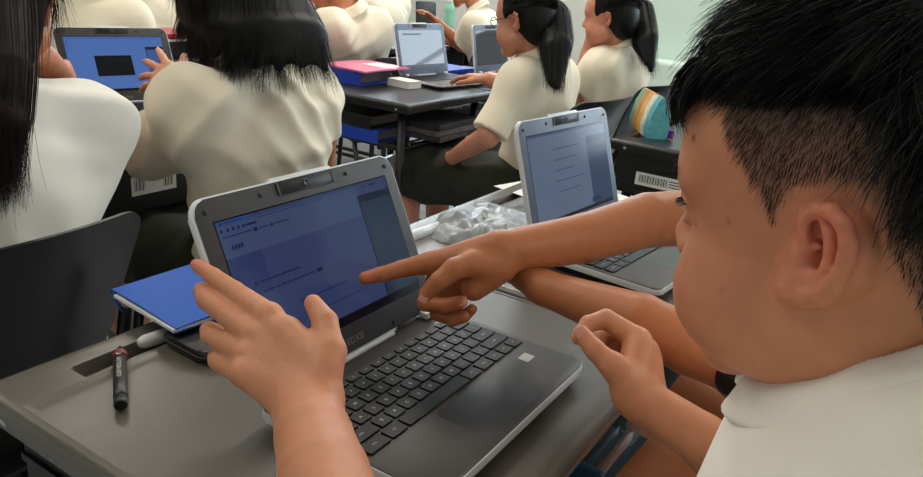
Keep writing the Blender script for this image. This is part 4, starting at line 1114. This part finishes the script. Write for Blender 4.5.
# colours: scalp under the cropped sides, warm ear and cheeks, moles
vb, qb = join_vq(vhead, varmL, varmR, vtr)
red = [(HB.w(-.05, .06, -.03), .035, (206, 122, 102), .55), (HB.w(-.078, -.006, .005), .022, (226, 126, 104), .6), (HB.w(-.083, -.02, .02), .014, (226, 112, 98), .5), (HB.w(-.062, .05, .03), .02, (204, 124, 104), .4),
       (at(197, 265, .668), .012, (216, 120, 100), .7), (at(313, 303, .603), .010, (216, 124, 100), .6), (at(583, 332, .636), .010, (214, 124, 104), .5), (at(207, 299, .65), .010, (212, 124, 98), .4)]
cb = skin_cols(vb, SKB, red=red)
nl_ = len(vhead[0]); Lc = HB.loc(vb[:nl_])
hl = np.interp(Lc[:, 1], HL_Y, HL_Z); fd_ = np.interp(Lc[:, 1], FD_Y, FD_Z)
earm = (Lc[:, 0] < -.0735) & (Lc[:, 2] < .036) & (Lc[:, 1] < .006) & (Lc[:, 1] > -.045)
kf = ss(Lc[:, 2], hl-.004, hl+.012)*.62+.38*ss(Lc[:, 2], hl+.008, fd_+.012)
kf = np.where(earm, 0, kf)*(Lc[:, 2] > -.07)
cb[:nl_] = cb[:nl_]*(1-.93*kf[:, None])+np.array(lin((80, 71, 67)))*(.93*kf[:, None])
def onface(x, y):
    r_ = ray(x, y)
    for t in np.arange(.26, .6, .0007):
        p_ = CAM+r_*t; k_ = np.round((p_-FH.lo)/FH.h).astype(int)
        if (k_ >= 0).all() and (k_ < FH.n).all() and FH.F[tuple(k_)] < 0: return p_
    return p_
for p, r, a in ((onface(694, 138), .0024, 1), (onface(695, 224), .0015, .8), (onface(728, 222), .0022, .35), (onface(722, 290), .0018, .3)):
    d = np.exp(-((vb-p)**2).sum(1)/(r*r))*a; cb = cb*(1-d[:, None])+np.array(lin((120, 44, 36)))*d[:, None]
vq_obj('body', (vb, qb), M_skin, boy, cb)
for sx in (-1, 1):
    bm = bmesh.new(); bmesh.ops.create_uvsphere(bm, u_segments=16, v_segments=10, radius=.0085); o = bobj('eye', bm, M_eye, boy, True); o.location = HB.w(sx*.0305, .0785, .0122)-np.array(boy.location)
L = []
for sx in (-1, 1):
    for i in range(46):
        t = i/45; p = V(sx*(.020+.027*t), .0925-.012*t*t, .0185-.002*abs(t-.4)); L.append([HB.w(*(p+V(sx*.002*t, .0095*k/3*(1-.2*t), -.0022*(k/3)))) for k in range(4)])
for k_ in (0, 1): vq_obj('eyelashes', ribbons(L[k_*46:k_*46+46], np.full(46, .0006)), M_hair, boy)
L = []
for sx in (-1, 1):
    for i in range(160):
        t = RNG.random(); p = V(sx*(.014+.036*t), .1005-.017*t**2, .034+.006*math.sin(t*2.6)+.006*(RNG.random()-.5)); L.append([HB.w(*(p+V(sx*.008, -.003, .001)*k/3+V(0, .0015, 0))) for k in range(4)])
for k_ in (0, 1): vq_obj('eyebrow', ribbons(L[k_*160:k_*160+160], np.full(160, .0007)), M_hair, boy)
# finger nails that face the camera
M_nail = mat('finger nail', (224,158,140), .25, spec=.5)
def nail(P, D, N, s, parent):
    bm = bmesh.new(); nu = 6; g_ = [[bm.verts.new((x*s*.5, y*s*.62*(1-.18*abs(x)), -.22*s*x*x*.5-.10*s*max(0, y)**2)) for y in np.linspace(-1, 1, nu)] for x in np.linspace(-1, 1, nu)]
    for i in range(nu-1):
        for j in range(nu-1): bm.faces.new((g_[i][j], g_[i+1][j], g_[i+1][j+1], g_[i][j+1]))
    y = Vector(D).normalized(); z = Vector(N); z = (z-y*z.dot(y)).normalized(); x = y.cross(z); Mx = Matrix.Identity(4); P = P-np.array(parent.location)
    for i in range(3): Mx[i][0], Mx[i][1], Mx[i][2], Mx[i][3] = x[i], y[i], z[i], P[i]
    o = bobj('finger_nail', bm, M_nail, parent, True); o.matrix_local = Mx
# --- hair: cropped sides, thick top falling into a fringe
L3_ = HB.loc(np.stack(np.broadcast_arrays(*Xh), -1).reshape(-1, 3)).astype(np.float32)
y_, z_ = L3_[:, 1], L3_[:, 2]
fz = np.interp(y_, FD_Y, FD_Z); T = .0195*ss(z_, fz+.004, fz+.060)-.0030*(1-ss(z_, fz-.004, fz+.012))
T -= .009*ss(y_, .055, .095)*ss(z_, .07, .09)*(1-ss(z_, .10, .13))
FC = Field.__new__(Field); FC.lo, FC.h, FC.n, FC.ax = FH.lo, FH.h, FH.n, FH.ax
lump = .0016*np.sin(L3_[:, 0]*190+6*np.sin(y_*40))*np.sin(y_*130+z_*70)
FC.F = (FH.F-(T+lump*(T > .012)).reshape(FH.F.shape)*HB.s).astype(np.float32)
ear_no = ((z_ < fz-.010)).reshape(FC.F.shape); FC.F = np.where(ear_no, np.maximum(FC.F, .002), FC.F).astype(np.float32)
vc, qc = FC.mesh(3)
hb = vq_obj('hair', (vc, qc), M_hair, boy)
# strands
cv_ = vc[qc]; ccen = cv_.mean(1); cn = np.cross(cv_[:, 2]-cv_[:, 0], cv_[:, 3]-cv_[:, 1]); car = np.linalg.norm(cn, axis=1)/2; cn /= (2*car[:, None]+1e-12)
clc = HB.loc(ccen); cn2 = cn @ HB.R; cfd = np.interp(clc[:, 1], FD_Y, FD_Z); cw = car*(clc[:, 2] > cfd+.012)*((clc**2).sum(1) > .0062)
v, q = vhead; tri = v[q]; cen = tri.mean(1); nrm_ = np.cross(tri[:, 2]-tri[:, 0], tri[:, 3]-tri[:, 1]); ar = np.linalg.norm(nrm_, axis=1)/2; nrm_ /= (2*ar[:, None]+1e-12)
lc = HB.loc(cen); hl = np.interp(lc[:, 1], HL_Y, HL_Z); fdz = np.interp(lc[:, 1], FD_Y, FD_Z)
nl2 = nrm_ @ HB.R
notear = ~((np.abs(lc[:, 0]) > .0715) & (lc[:, 2] < .038) & (lc[:, 1] < .008) & (lc[:, 1] > -.045))
zone = (lc[:, 2] > hl) & notear & (lc[:, 2] > -.062)
dens = ss(lc[:, 2], hl-.001, hl+.012)*zone
pick = RNG.choice(len(cen), 30000, p=dens*ar/(dens*ar).sum()); cpick = RNG.choice(len(ccen), 9000, p=cw/cw.sum())
crown = V(.01, -.055, .125)
LL, WW, L0, W0 = [], [], [], []
for i, src_ in [(i, 0) for i in pick]+[(i, 1) for i in cpick]:
    p, n0, fz0 = (lc[i], nl2[i], fdz[i]) if src_ == 0 else (clc[i]-cn2[i]*.0035, cn2[i], cfd[i]); u = float(ss(p[2], fz0, fz0+.050))
    if src_ == 0 and u > .5: continue
    if src_ and RNG.random() < .0: continue
    f_ = p-crown; f_ = f_-n0*(f_ @ n0); f_ /= np.linalg.norm(f_)+1e-6
    r_ = RNG.normal(size=3)*.16
    if u < .12:
        fl = V(0, .25, -1)+r_; fl -= n0*(fl @ n0); fl /= np.linalg.norm(fl); ln = .004+.012*u+.003*RNG.random(); K = 3
        pts = [p+(fl*.9+n0*.45)*ln*k/(K-1) for k in range(K)]; wd = .00036
    else:
        K = 6; ln = .008+.034*u*(.75+.5*RNG.random())*(1-.35*float(ss(p[1], .04, .08))); pts = [p]; x = p.copy()
        front = ss(p[1], .0, .07)
        d0 = n0*(.34-.20*front)+f_*.9+V(-.06, .30*(1-front), -.05)+r_; d1 = f_*1.0+V(-.08, .20*(1-front), -.20-1.3*front)+n0*(.05-.12*front)+r_
        for k in range(1, K):
            t = k/(K-1); d = d0*(1-t)+d1*t; x = x+d/np.linalg.norm(d)*ln/(K-1)*1.15; pts.append(x.copy())
        wd = .0009
    if any(q_[0] < -.066 and -.036 < q_[1] < .010 and q_[2] < .033 for q_ in pts): continue
    s_ = np.linspace(0, len(pts)-1, 6); pts = np.array(pts); pts = np.stack([np.interp(s_, np.arange(len(pts)), pts[:, a]) for a in range(3)], 1)
    (L0 if u < .12 else LL).append(HB.c+HB.s*(pts @ HB.R.T)); (W0 if u < .12 else WW).append(wd)
vq_obj('cropped_hair', ribbons(np.array(L0), np.array(W0)), mat('cropped hair', (30,27,27), .6, spec=.2), hb)
# fringe tips hanging over the forehead
for _ in range(1500):
    x0 = (RNG.random()*2-1)*.060; yb = .0985-.9*max(0, abs(x0)-.02)**1.5*4; p = V(x0, yb-.010, .094+.010*RNG.random()); ln = .018+.018*RNG.random(); pts = []
    d = V(-.15*RNG.random()+RNG.normal()*.12-.1, .30, -1.0+RNG.normal()*.1)
    for k in range(6):
        t = k/5; pts.append(HB.w(*(p+V(d[0]*t, .012*math.sin(t*2.2), d[2]*t)*V(ln, 1, ln))))
    LL.append(np.array(pts)); WW.append(.0010)
vq_obj('hair_strands', ribbons(np.array(LL), np.array(WW)), M_hair, hb)

# --- his shirt
M_shb = mat('white shirt of the boy', (248,242,230), .82, nscale=9, namp=.02, bump=.16, bscale=1100, sheen=.15)
F = Field(V(.14, -.36, .42), V(.78, .17, 1.0), .0042)
F.ell(pelB+uB*.04, (.165, .13, .14), RB, .05); F.ell(pelB+uB*.22, (.155, .125, .19), RB, .06); F.ell(pelB+uB*.355+fB*.036, (.150, .106, .13), RB, .06)
F.chain([shL, nkB-uB*.035, shR], [.054, .066, .054], .05)
F.chain([nkB-uB*.03, nkB+V(0, .0, .012)], [.074, .066], .03)
F.ell(nkB+V(0, .004, .024), (.102, .112, .046), np.array([[1, 0, 0], [0, .60, .80], [0, -.80, .60]]), .03)
for s0, e0 in ((shL, elL), (shR, elR)):
    d = (e0-s0)/np.linalg.norm(e0-s0); F.chain([s0, e0+d*.12], [.055, .075], .03, cut=[(s0+(e0-s0)*.80, d)])
folds(F, .0045, 21, 24)
F.chain([nkB-V(0, 0, .01), HB.w(0, -.02, -.03)], [.054, .056], .003, sub=True)
F.cutplane(pelB-uB*.06, -uB)
v, q = F.mesh(3); shirtB = vq_obj('shirt', (v, q), M_shb, boy)
F = Field(V(.33, -.15, .80), V(.57, .13, 1.02), .0026)
nn = 44; ring = []
for i in range(nn):
    a = 2*math.pi*i/nn; cu, su = math.cos(a), math.sin(a)
    c0 = nkB+V(0, -.010, .010)
    top = c0+V(cu*.066, su*(.076+.006*max(0, su))+.004, .070-.068*su); lo = c0+V(cu*.086, su*.096+.004, .044-.070*su)
    ring.append((top, lo))
for i in range(nn):
    if abs(i-nn/4) < 1.2: continue
    for t in (0, .5):
        A = [ring[i][k]*(1-t)+ring[(i+1) % nn][k]*t for k in (0, 1)]
        F.chain([A[0], (A[0]+A[1])/2+V(0, 0, .003), A[1]], [.0034, .0038, .0040], .006)
v, q = F.mesh(2); vq_obj('collar', (v, q), M_shb, boy)
F = Field(V(.2, -.38, .34), V(.74, .24, .62), .009); F.ell(pelB, (.155, .125, .12), RB, .04)
for sx in (-1, 1):
    hp, kk = pelB+V(sx*.085, 0, 0), V(.45+sx*.13, .19, .49); d = kk-hp; F.chain([hp, hp+d*1.2], [.095, .08], .02, cut=[(hp+d*.78, d)])
v, q = F.mesh(1); vq_obj('shorts', (v, q), M_short, boy)
for sx in (-1, 1):
    aa = V(.45+sx*.13, .15, .085); F = Field(aa-.16, aa+.2, .007); F.chain([aa-V(0, .02, .045), aa+V(0, .07, -.05), aa+V(0, .13, -.055)], [.040, .036, .028], .01); F.cutplane((0, 0, .002), (0, 0, -1)); v, q = F.mesh(1); vq_obj('shoe', (v, q), M_shoe, boy)
nail(at(582, 334, .627), at(577, 329, .63)-at(588, 341, .63), CAM-at(582, 334, .63)+V(-.1, 0, .1), .0105, boy)

# ================================================================ the neighbour who points
SKN = (186, 116, 76)
nb = empty('person', (1.0, -.12, 0), 0, 'student hidden behind the boy, right arm pointing at the big laptop screen', 'person')
HN = Head((.98, .02, 1.09), -.75, .35, 0, .93)
F = Field(V(.56, -.18, .68), V(1.16, .62, .99), .0022)
sR, eR, wR = V(1.06, .02, .90), at(702, 217, .925), at(506, 252, .80)
F.chain([sR, eR], [.046, .037], .01); F.chain([eR, at(648, 220, .880), at(585, 238, .835), wR], [.036, .0322, .0278, .0236], .012)
mpn = px((432, 264, .80), (440, 270, .812), (450, 279, .818), (462, 288, .82))
for i, m_ in enumerate(mpn): F.chain([at(496, 248+i*5.5, .795+.004*i), m_], [.0185, .0132-.0006*i], .007)
F.chain(px((500, 268, .79), (474, 288, .793)), [.0165, .0140], .010)
finger(F, [(432, 262, .80), (401, 269, .795), (381, 274.5, .792), (365, 278, .79)], [.0122, .0092, .0083, .0070], .004)
finger(F, [(440, 270, .812), (425, 303, .803), (445, 306, .790), (461, 302, .782)], [.0115, .0092, .0082, .0070], .0025)
finger(F, [(450, 279, .818), (438, 313, .812), (453, 319, .800), (464, 317, .793)], [.0112, .0088, .0078, .0066], .0025)
finger(F, [(462, 288, .82), (452, 312, .822), (464, 316, .815), (472, 309, .808)], [.0100, .0078, .007, .006], .0025)
F.chain(px((488, 266, .785), (470, 264, .775), (454, 269, .766)), [.0150, .0132, .0112], .008)
finger(F, [(454, 269, .766), (439, 281, .762), (426, 294, .765)], [.0112, .0098, .0078], .004)
v1 = F.mesh(2)
sL, eL = V(.93, -.12, .88), at(762, 381, .69)
F = Field(V(.55, -.2, .68), V(1.05, .46, .97), .0022); wL = at(542, 287, .80)
F.chain([sL, eL], [.045, .036], .01); F.chain([eL, at(690, 346, .715), at(640, 322, .74), wL], [.0225, .0285, .0290, .0185], .012)
F.chain([wL, at(521, 276, .825)], [.0175, .0145], .008)
for i in range(4): F.chain([at(528, 278+i*1.5, .815), at(512-i*.5, 268+i*2.2, .835+.006*i), at(521, 267+i*2.5, .86)], [.011, .0095, .0085], .003)
F.chain(px((534, 280, .80), (520, 272, .815), (511, 271, .83)), [.012, .010, .008], .004)
v2 = F.mesh(2)
pelN, nkN = V(1.0, -.16, .47), V(.99, -.035, .915); uN = (nkN-pelN)/np.linalg.norm(nkN-pelN); rN = sR-sL; rN = rN-uN*(rN @ uN); rN /= np.linalg.norm(rN); RN = np.stack([rN, np.cross(uN, rN), uN], 1)
F = Field(V(.72, -.42, 0), V(1.34, .52, 1.28), .007)
F.ell(pelN+uN*.05, (.13, .10, .12), RN, .05); F.ell(pelN+uN*.20, (.125, .092, .16), RN, .06); F.ell(pelN+uN*.32, (.12, .088, .12), RN, .05)
F.chain([sL, nkN-uN*.03, sR], [.042, .05, .042], .05); F.chain([nkN-uN*.02, HN.w(0, -.02, -.03)], [.046, .046], .02)
kneeN = {-1: V(.865, .215, .53), 1: V(1.12, .24, .50)}; hipN = {s: pelN+V(s*.085, 0, 0) for s in (-1, 1)}; ankN = {-1: V(.87, .17, .085), 1: V(1.13, .2, .085)}
for sx in (-1, 1):
    kk, aa = kneeN[sx], ankN[sx]; F.chain([hipN[sx], kk], [.078, .056], .03); F.chain([kk, kk*.65+aa*.35, aa], [.055, .052, .036], .02); F.chain([aa-V(0, 0, .04), aa+V(0, .12, -.06)], [.034, .022], .02)
add_head(F, HN); v3 = F.mesh(1)
vb, qb = join_vq(v1, v2, v3)
red = [(at(366, 278, .79), .012, (214, 112, 86), .6), (at(424, 296, .765), .009, (206, 112, 84), .5), (at(462, 302, .782), .009, (206, 112, 84), .5)]
vq_obj('body', (vb, qb), M_skin, nb, skin_cols(vb, SKN, red=red))
for sx in (-1, 1):
    bm = bmesh.new(); bmesh.ops.create_uvsphere(bm, u_segments=12, v_segments=8, radius=.007); o = bobj('eye', bm, M_eye, nb, True); o.location = HN.w(sx*.0315, .0835, .0122)-np.array(nb.location)
F = Field(V(.74, -.40, .38), V(1.26, .26, 1.02), .007)
F.ell(pelN+uN*.06, (.15, .12, .14), RN, .05); F.ell(pelN+uN*.22, (.145, .112, .19), RN, .06); F.ell(pelN+uN*.33, (.135, .105, .13), RN, .05); F.chain([sL, nkN-uN*.045, sR], [.052, .060, .052], .05)
for s0, e0 in ((sL, eL), (sR, eR)):
    d = (e0-s0)/np.linalg.norm(e0-s0); F.chain([s0, e0+d*.1], [.054, .07], .03, cut=[(s0+(e0-s0)*.5, d)])
folds(F, .005, 31); F.cutplane(pelN-uN*.05, -uN); F.chain([nkN-uN*.01, nkN+uN*.1], [.044, .05], .003, sub=True); v, q = F.mesh(2); vq_obj('shirt', (v, q), M_shirtw, nb)
F = Field(V(.74, -.40, .34), V(1.3, .3, .66), .009); F.ell(pelN, (.15, .12, .12), RN, .04)
for sx in (-1, 1):
    d = kneeN[sx]-hipN[sx]; F.chain([hipN[sx], hipN[sx]+d*1.2], [.093, .078], .02, cut=[(hipN[sx]+d*.62, d)])
v, q = F.mesh(1); vq_obj('shorts', (v, q), M_short, nb)
for sx in (-1, 1):
    aa = ankN[sx]; F = Field(aa-.16, aa+.2, .007); F.chain([aa-V(0, .02, .045), aa+V(0, .07, -.05), aa+V(0, .13, -.055)], [.040, .036, .028], .01); F.cutplane((0, 0, .002), (0, 0, -1)); v, q = F.mesh(1); vq_obj('shoe', (v, q), M_shoe, nb)
hair(nb, HN, 'short', 500)
# black arm band with a small white mark
A0, A1 = at(741, 371, .69), at(776, 385, .675); ax_ = (A1-A0)/np.linalg.norm(A1-A0)
F = Field(np.minimum(A0, A1)-.08, np.maximum(A0, A1)+.08, .003); F.chain([A0, (A0+A1)/2, A1], [.0272, .0300, .0300], .004, cut=[(A1, ax_)]); v, q = F.mesh(2)
M_band = mat('black elastic band', (14,14,15), .6, bump=.2, bscale=1200)
bnd = vq_obj('arm_band', (v, q), M_band, nb); bnd['label'] = 'black arm band with white mark'
bm = bmesh.new(); c_ = at(741, 377, .655)
for dx, dy, a in ((0, 0, .9), (.0022, -.0026, -.5), (-.002, -.003, .2)):
    mxx = frame_mx(c_-np.array(nb.location), _r2, _u2) @ Matrix.Translation((dx, dy, .0006)) @ Matrix.Rotation(a, 4, 'Z'); box(bm, (-.0026, -.0007, -.0003), (.0026, .0007, .0003), Mx=mxx)
bobj('band_mark', bm, M_print, nb)
nail(at(424, 297.5, .758), at(420, 303, .76)-at(430, 289, .76), CAM-at(424, 297, .76), .0095, nb)
nail(at(463, 301, .776), at(468, 300, .78)-at(455, 304, .78), CAM-at(463, 301, .78)+V(0, 0, .2), .0085, nb)
# ================================================================ the rows in front
hU = dict(fd=(0, 1, 0), nrm=(0, 0, 1), curl=(.3, .3, .35, .4))
# girl at the left edge
HC_ = Head(at(2, 2, 1.27), .75, .25, .12, .95)
wl_ = at(62, 74, 1.72)
gC = person('girl at left edge with long dark hair, seen from behind in a white shirt',
    dict(pel=(.50, 1.10, .47), neck=(.515, 1.13, .92), head=HC_, sL=(.355, 1.14, .865), sR=(.69, 1.125, .852), eL=at(28, 48, 1.50), wL=wl_, eR=(.75, 1.36, .74), wR=(.86, 1.52, .755)),
    base=(206, 142, 108), shirt=M_shirtw, bottom='skirt', shirt_h=.005, hands={-1: dict(fd=at(84, 70, 1.9)-wl_, nrm=CAM-wl_, curl=(.35, .5, .6, .6)), 1: hU}, hairstyle='long', hair_n=700, seed=4, fold=.009, hcol=M_hairb)
lock('long_hair', gC, [[at(-4, -45, 1.22), at(-2, 15, 1.12), at(4, 70, 1.02), at(4, 120, .985), at(10, 176, .985)], [at(-40, -40, 1.2), at(-34, 20, 1.10), at(-28, 90, 1.0), at(-24, 185, .98)], [at(-20, -40, 1.2), at(-16, 20, 1.10), at(-10, 90, 1.0), at(-6, 180, .98)], [at(-65, -40, 1.2), at(-60, 20, 1.10), at(-50, 90, 1.0), at(-42, 180, .98)]],
    [[.05, .050, .040, .034, .010], [.05, .05, .045, .014], [.05, .05, .042, .014], [.05, .05, .042, .014]], M_hairb, 2600, seed=8, width=.0016)
# girl in the centre
HD = Head((1.065, 1.235, 1.06), .10, .35, .05, .95)
wl_ = at(183, 84, 1.64)
gD = person('girl in the centre with shoulder length black hair and back turned, touching the shared laptop',
    dict(pel=(1.10, 1.15, .47), neck=(1.075, 1.165, .905), head=HD, sL=(.915, 1.15, .862), sR=(1.235, 1.165, .855), eL=at(139, 158, 1.62), wL=wl_, eR=(1.30, 1.36, .74), wR=(1.27, 1.58, .755)),
    base=(214, 150, 118), bottom='skirt', shirt_h=.0045, hands={-1: dict(fd=at(147, 66, 1.70)-wl_, nrm=CAM-wl_+V(0, 0, .5), curl=(.08, .12, .2, .25), spread=.26, thumb=(.5, -.1)), 1: hU}, hairstyle='long', hair_n=900, hand_s=1.05, seed=9, fold=.009, sleeve=.86, h=.0055)
G = []; Rr = []
for px_, py_, d_, x0 in ((180, 46, 1.46, -.092), (190, 60, 1.43, -.08), (203, 72, 1.40, -.066), (215, 66, 1.38, -.052), (228, 76, 1.37, -.036), (241, 69, 1.37, -.018), (254, 78, 1.37, .0), (266, 72, 1.37, .016), (279, 80, 1.38, .03), (291, 70, 1.39, .045), (302, 76, 1.40, .058), (313, 72, 1.41, .07), (325, 80, 1.42, .084)):
    tipp = at(px_, py_-11, d_); top = HD.w(x0*.8, -.055, .10); mid = HD.w(x0*1.25, -.112+abs(x0)*.5, -.005); G.append([top, mid, mid*.4+tipp*.6+V(0, -.02, 0), tipp]); Rr.append([.035, .036, .026, .009])
lock('long_hair', gD, G, Rr, M_hair, 3600, seed=5, tip=.05, width=.0015)
# ponytailed girl with glasses
H1 = Head((2.165, 1.125, 1.005), .10, .18, .0, .95)
hr_ = at(487, 79, 2.56)
g1 = person('girl with a long ponytail and glasses, in profile, one hand on a laptop',
    dict(pel=(2.265, 1.065, .47), neck=(2.205, 1.085, .895), head=H1, sL=(2.085, 1.09, .832), sR=(2.325, 1.075, .832), eL=at(488, 136, 2.30), wL=at(452, 158, 2.54), eR=(2.47, 1.30, .76), wR=hr_, kL=(2.16, 1.55, .455), kR=(2.35, 1.54, .455)),
    base=(202, 138, 112), bottom='skirt', h=.0055, shirt_h=.0055, hands={-1: dict(fd=at(446, 170, 2.62)-at(452, 158, 2.54), nrm=(-1, 0, .3), curl=(.6,)*4), 1: dict(fd=at(458, 74, 2.62)-hr_, nrm=(0, 0, 1), curl=(.25, .3, .35, .4))}, hairstyle='pony', hair_n=900, seed=12, fold=.009, sleeve=.98)
lock('ponytail', g1, [[at(540, 0, 2.36), at(556, 14, 2.33), at(561, 45, 2.27), at(557, 86, 2.22)], [at(538, 2, 2.36), at(549, 18, 2.32), at(550, 48, 2.26), at(551, 82, 2.22)]], [[.035, .044, .040, .014], [.033, .040, .038, .014]], M_hair, 700, seed=6, tip=.03)
bm = bmesh.new()
for sx in (-1, 1):
    tube(bm, [H1.w(sx*.034+.019*math.cos(a), .106, .010+.016*math.sin(a)) for a in np.linspace(0, 2*math.pi, 17)], .0013, 6, caps=False)
    tube(bm, [H1.w(sx*.053, .104, .014), H1.w(sx*.072, .06, .016), H1.w(sx*.078, -.004, .016)], .0012, 6)
tube(bm, [H1.w(-.015, .107, .012), H1.w(.015, .107, .012)], .0012, 6)
bmesh.ops.translate(bm, verts=bm.verts, vec=-Vector(g1.location))
bobj('glasses', bm, M_blackp, g1)
# farther ponytailed girl
H2 = Head((2.760, 1.08, 1.018), -.10, .15, .0, .95)
wl_ = at(586, 56, 2.86)
g2 = person('farther girl with a curved ponytail resting her chin on her hand',
    dict(pel=(2.91, 1.05, .47), neck=(2.825, 1.065, .91), head=H2, sL=(2.705, 1.075, .842), sR=(2.96, 1.05, .848), eL=at(576, 96, 2.90), wL=wl_, eR=(3.05, 1.32, .76), wR=(2.9, 1.5, .76), kL=(2.78, 1.47, .47), kR=(2.95, 1.47, .47)),
    base=(202, 138, 112), bottom='skirt', hands={-1: dict(fd=at(595, 38, 2.83)-wl_, nrm=V(-.6, -.3, 0), curl=(.5, .6, .7, .7)), 1: hU}, hairstyle='pony', hair_n=700, seed=14, fold=.008, shirt_h=.006, sleeve=.6)
lock('ponytail', g2, [[at(628, 0, 2.86), at(645, 8, 2.84), at(650, 38, 2.78), at(651, 70, 2.74)], [at(628, 6, 2.86), at(637, 26, 2.82), at(640, 44, 2.78), at(646, 62, 2.74)]], [[.020, .034, .036, .012], [.015, .026, .032, .012]], M_hair, 400, seed=7, tip=.03)
# third and fourth row, seen from the chest down
def backrow(label, px_, Y, lean=0., yaw=0., seed=1, base=(190, 124, 88), sh=M_shirt, arms=None, dz=0, w=.16, side=0):
    p = aty(px_, 15, Y); x = float(p[0]); c, s_ = math.cos(yaw), math.sin(yaw)
    L = lambda a, b, z: V(x+a*c+b*s_, Y-a*s_+b*c, z+dz)
    J = dict(pel=L(0, 0, .47), neck=L(side*.5, .04+lean*.42, .96-lean*.12), head=Head(L(side*.8, .08+lean*.58, 1.11-lean*.16), yaw, .2+lean*.5, 0, .95),
             sL=L(-w+side*.4, .03+lean*.38, .905-lean*.12), sR=L(w+side*.4, .03+lean*.38, .905-lean*.12), eL=L(-w-.05, .24+lean*.3, .72), eR=L(w+.05, .24+lean*.3, .72), wL=L(-.12, .44+lean*.2, .755), wR=L(.14, .44+lean*.2, .755))
    J.update(arms or {})
    return person(label, J, base, sh, 'shorts', .0085, 'short', shirt_h=.0065, seed=seed, hair_n=300, fold=.005, group=None)
backrow('student in cream shirt beyond the shared laptop, back turned, leftmost of the third row', 88, 2.16, seed=21, w=.11, yaw=.6)
backrow('student in cream shirt beyond the red folder, arm bent at left', 168, 3.05, .25, .2, seed=22, arms=dict(eL=aty(131, 6, 3.15), wL=aty(112, -4, 3.35)))
backrow('student in cream shirt leaning forward behind the pink folder', 358, 2.16, .75, -.1, seed=23, w=.14, arms=dict(pel=V(2.76, 2.2, .48), sL=at(329, 27, 2.95), sR=at(329, 27, 2.95)+V(.27, -.02, 0), neck=at(329, 27, 2.95)+V(.155, .03, .05), head=Head(at(329, 27, 2.95)+V(.13, .14, .17), 0, .6, 0, .95), eL=at(300, 48, 3.1), wL=at(322, 56, 3.25)))
backrow('student in cream shirt behind the reflecting laptop, upright with back turned', 392, 3.02, .1, 0, seed=24)
backrow('student with bare bent forearm between the two far laptops, face hidden', 505, 2.20, .30, -.3, seed=25, arms=dict(eL=aty(462, 46, 2.42), wL=aty(436, 21, 2.52)))

# ================================================================ light
def area(name, loc, rot_, sx, sy, e, col):
    l = bpy.data.lights.new(name, 'AREA'); l.shape = 'RECTANGLE'; l.size = sx; l.size_y = sy; l.energy = e; l.color = col
    o = bpy.data.objects.new(name, l); COL.objects.link(o); o.location = loc; o.rotation_euler = rot_; return o
for i, (x, y) in enumerate(((.1, -1.7), (.1, 1.6), (.1, 3.9), (2.5, -1.7), (2.3, 1.6), (2.3, 3.9), (4.1, .5), (4.1, 3.0))):
    area('ceiling_lamp', (x, y, HC-.06), (0, 0, 0), 1.2, .3, (17, 14, 15, 17, 22, 19, 19, 18)[i], (1, .93, .82))
for a, b in wins:
    area('daylight', (XR-.02, (a+b)/2, (SILL+HEAD)/2), (0, math.radians(90), 0), HEAD-SILL, b-a, 14, (.84, .93, 1))
w = bpy.data.worlds.new('sky'); SC.world = w; w.use_nodes = True
bg = w.node_tree.nodes['Background']; bg.inputs[0].default_value = (.74, .88, 1, 1); bg.inputs[1].default_value = 4.5
SC.view_settings.view_transform = 'Standard'; SC.view_settings.exposure = .10
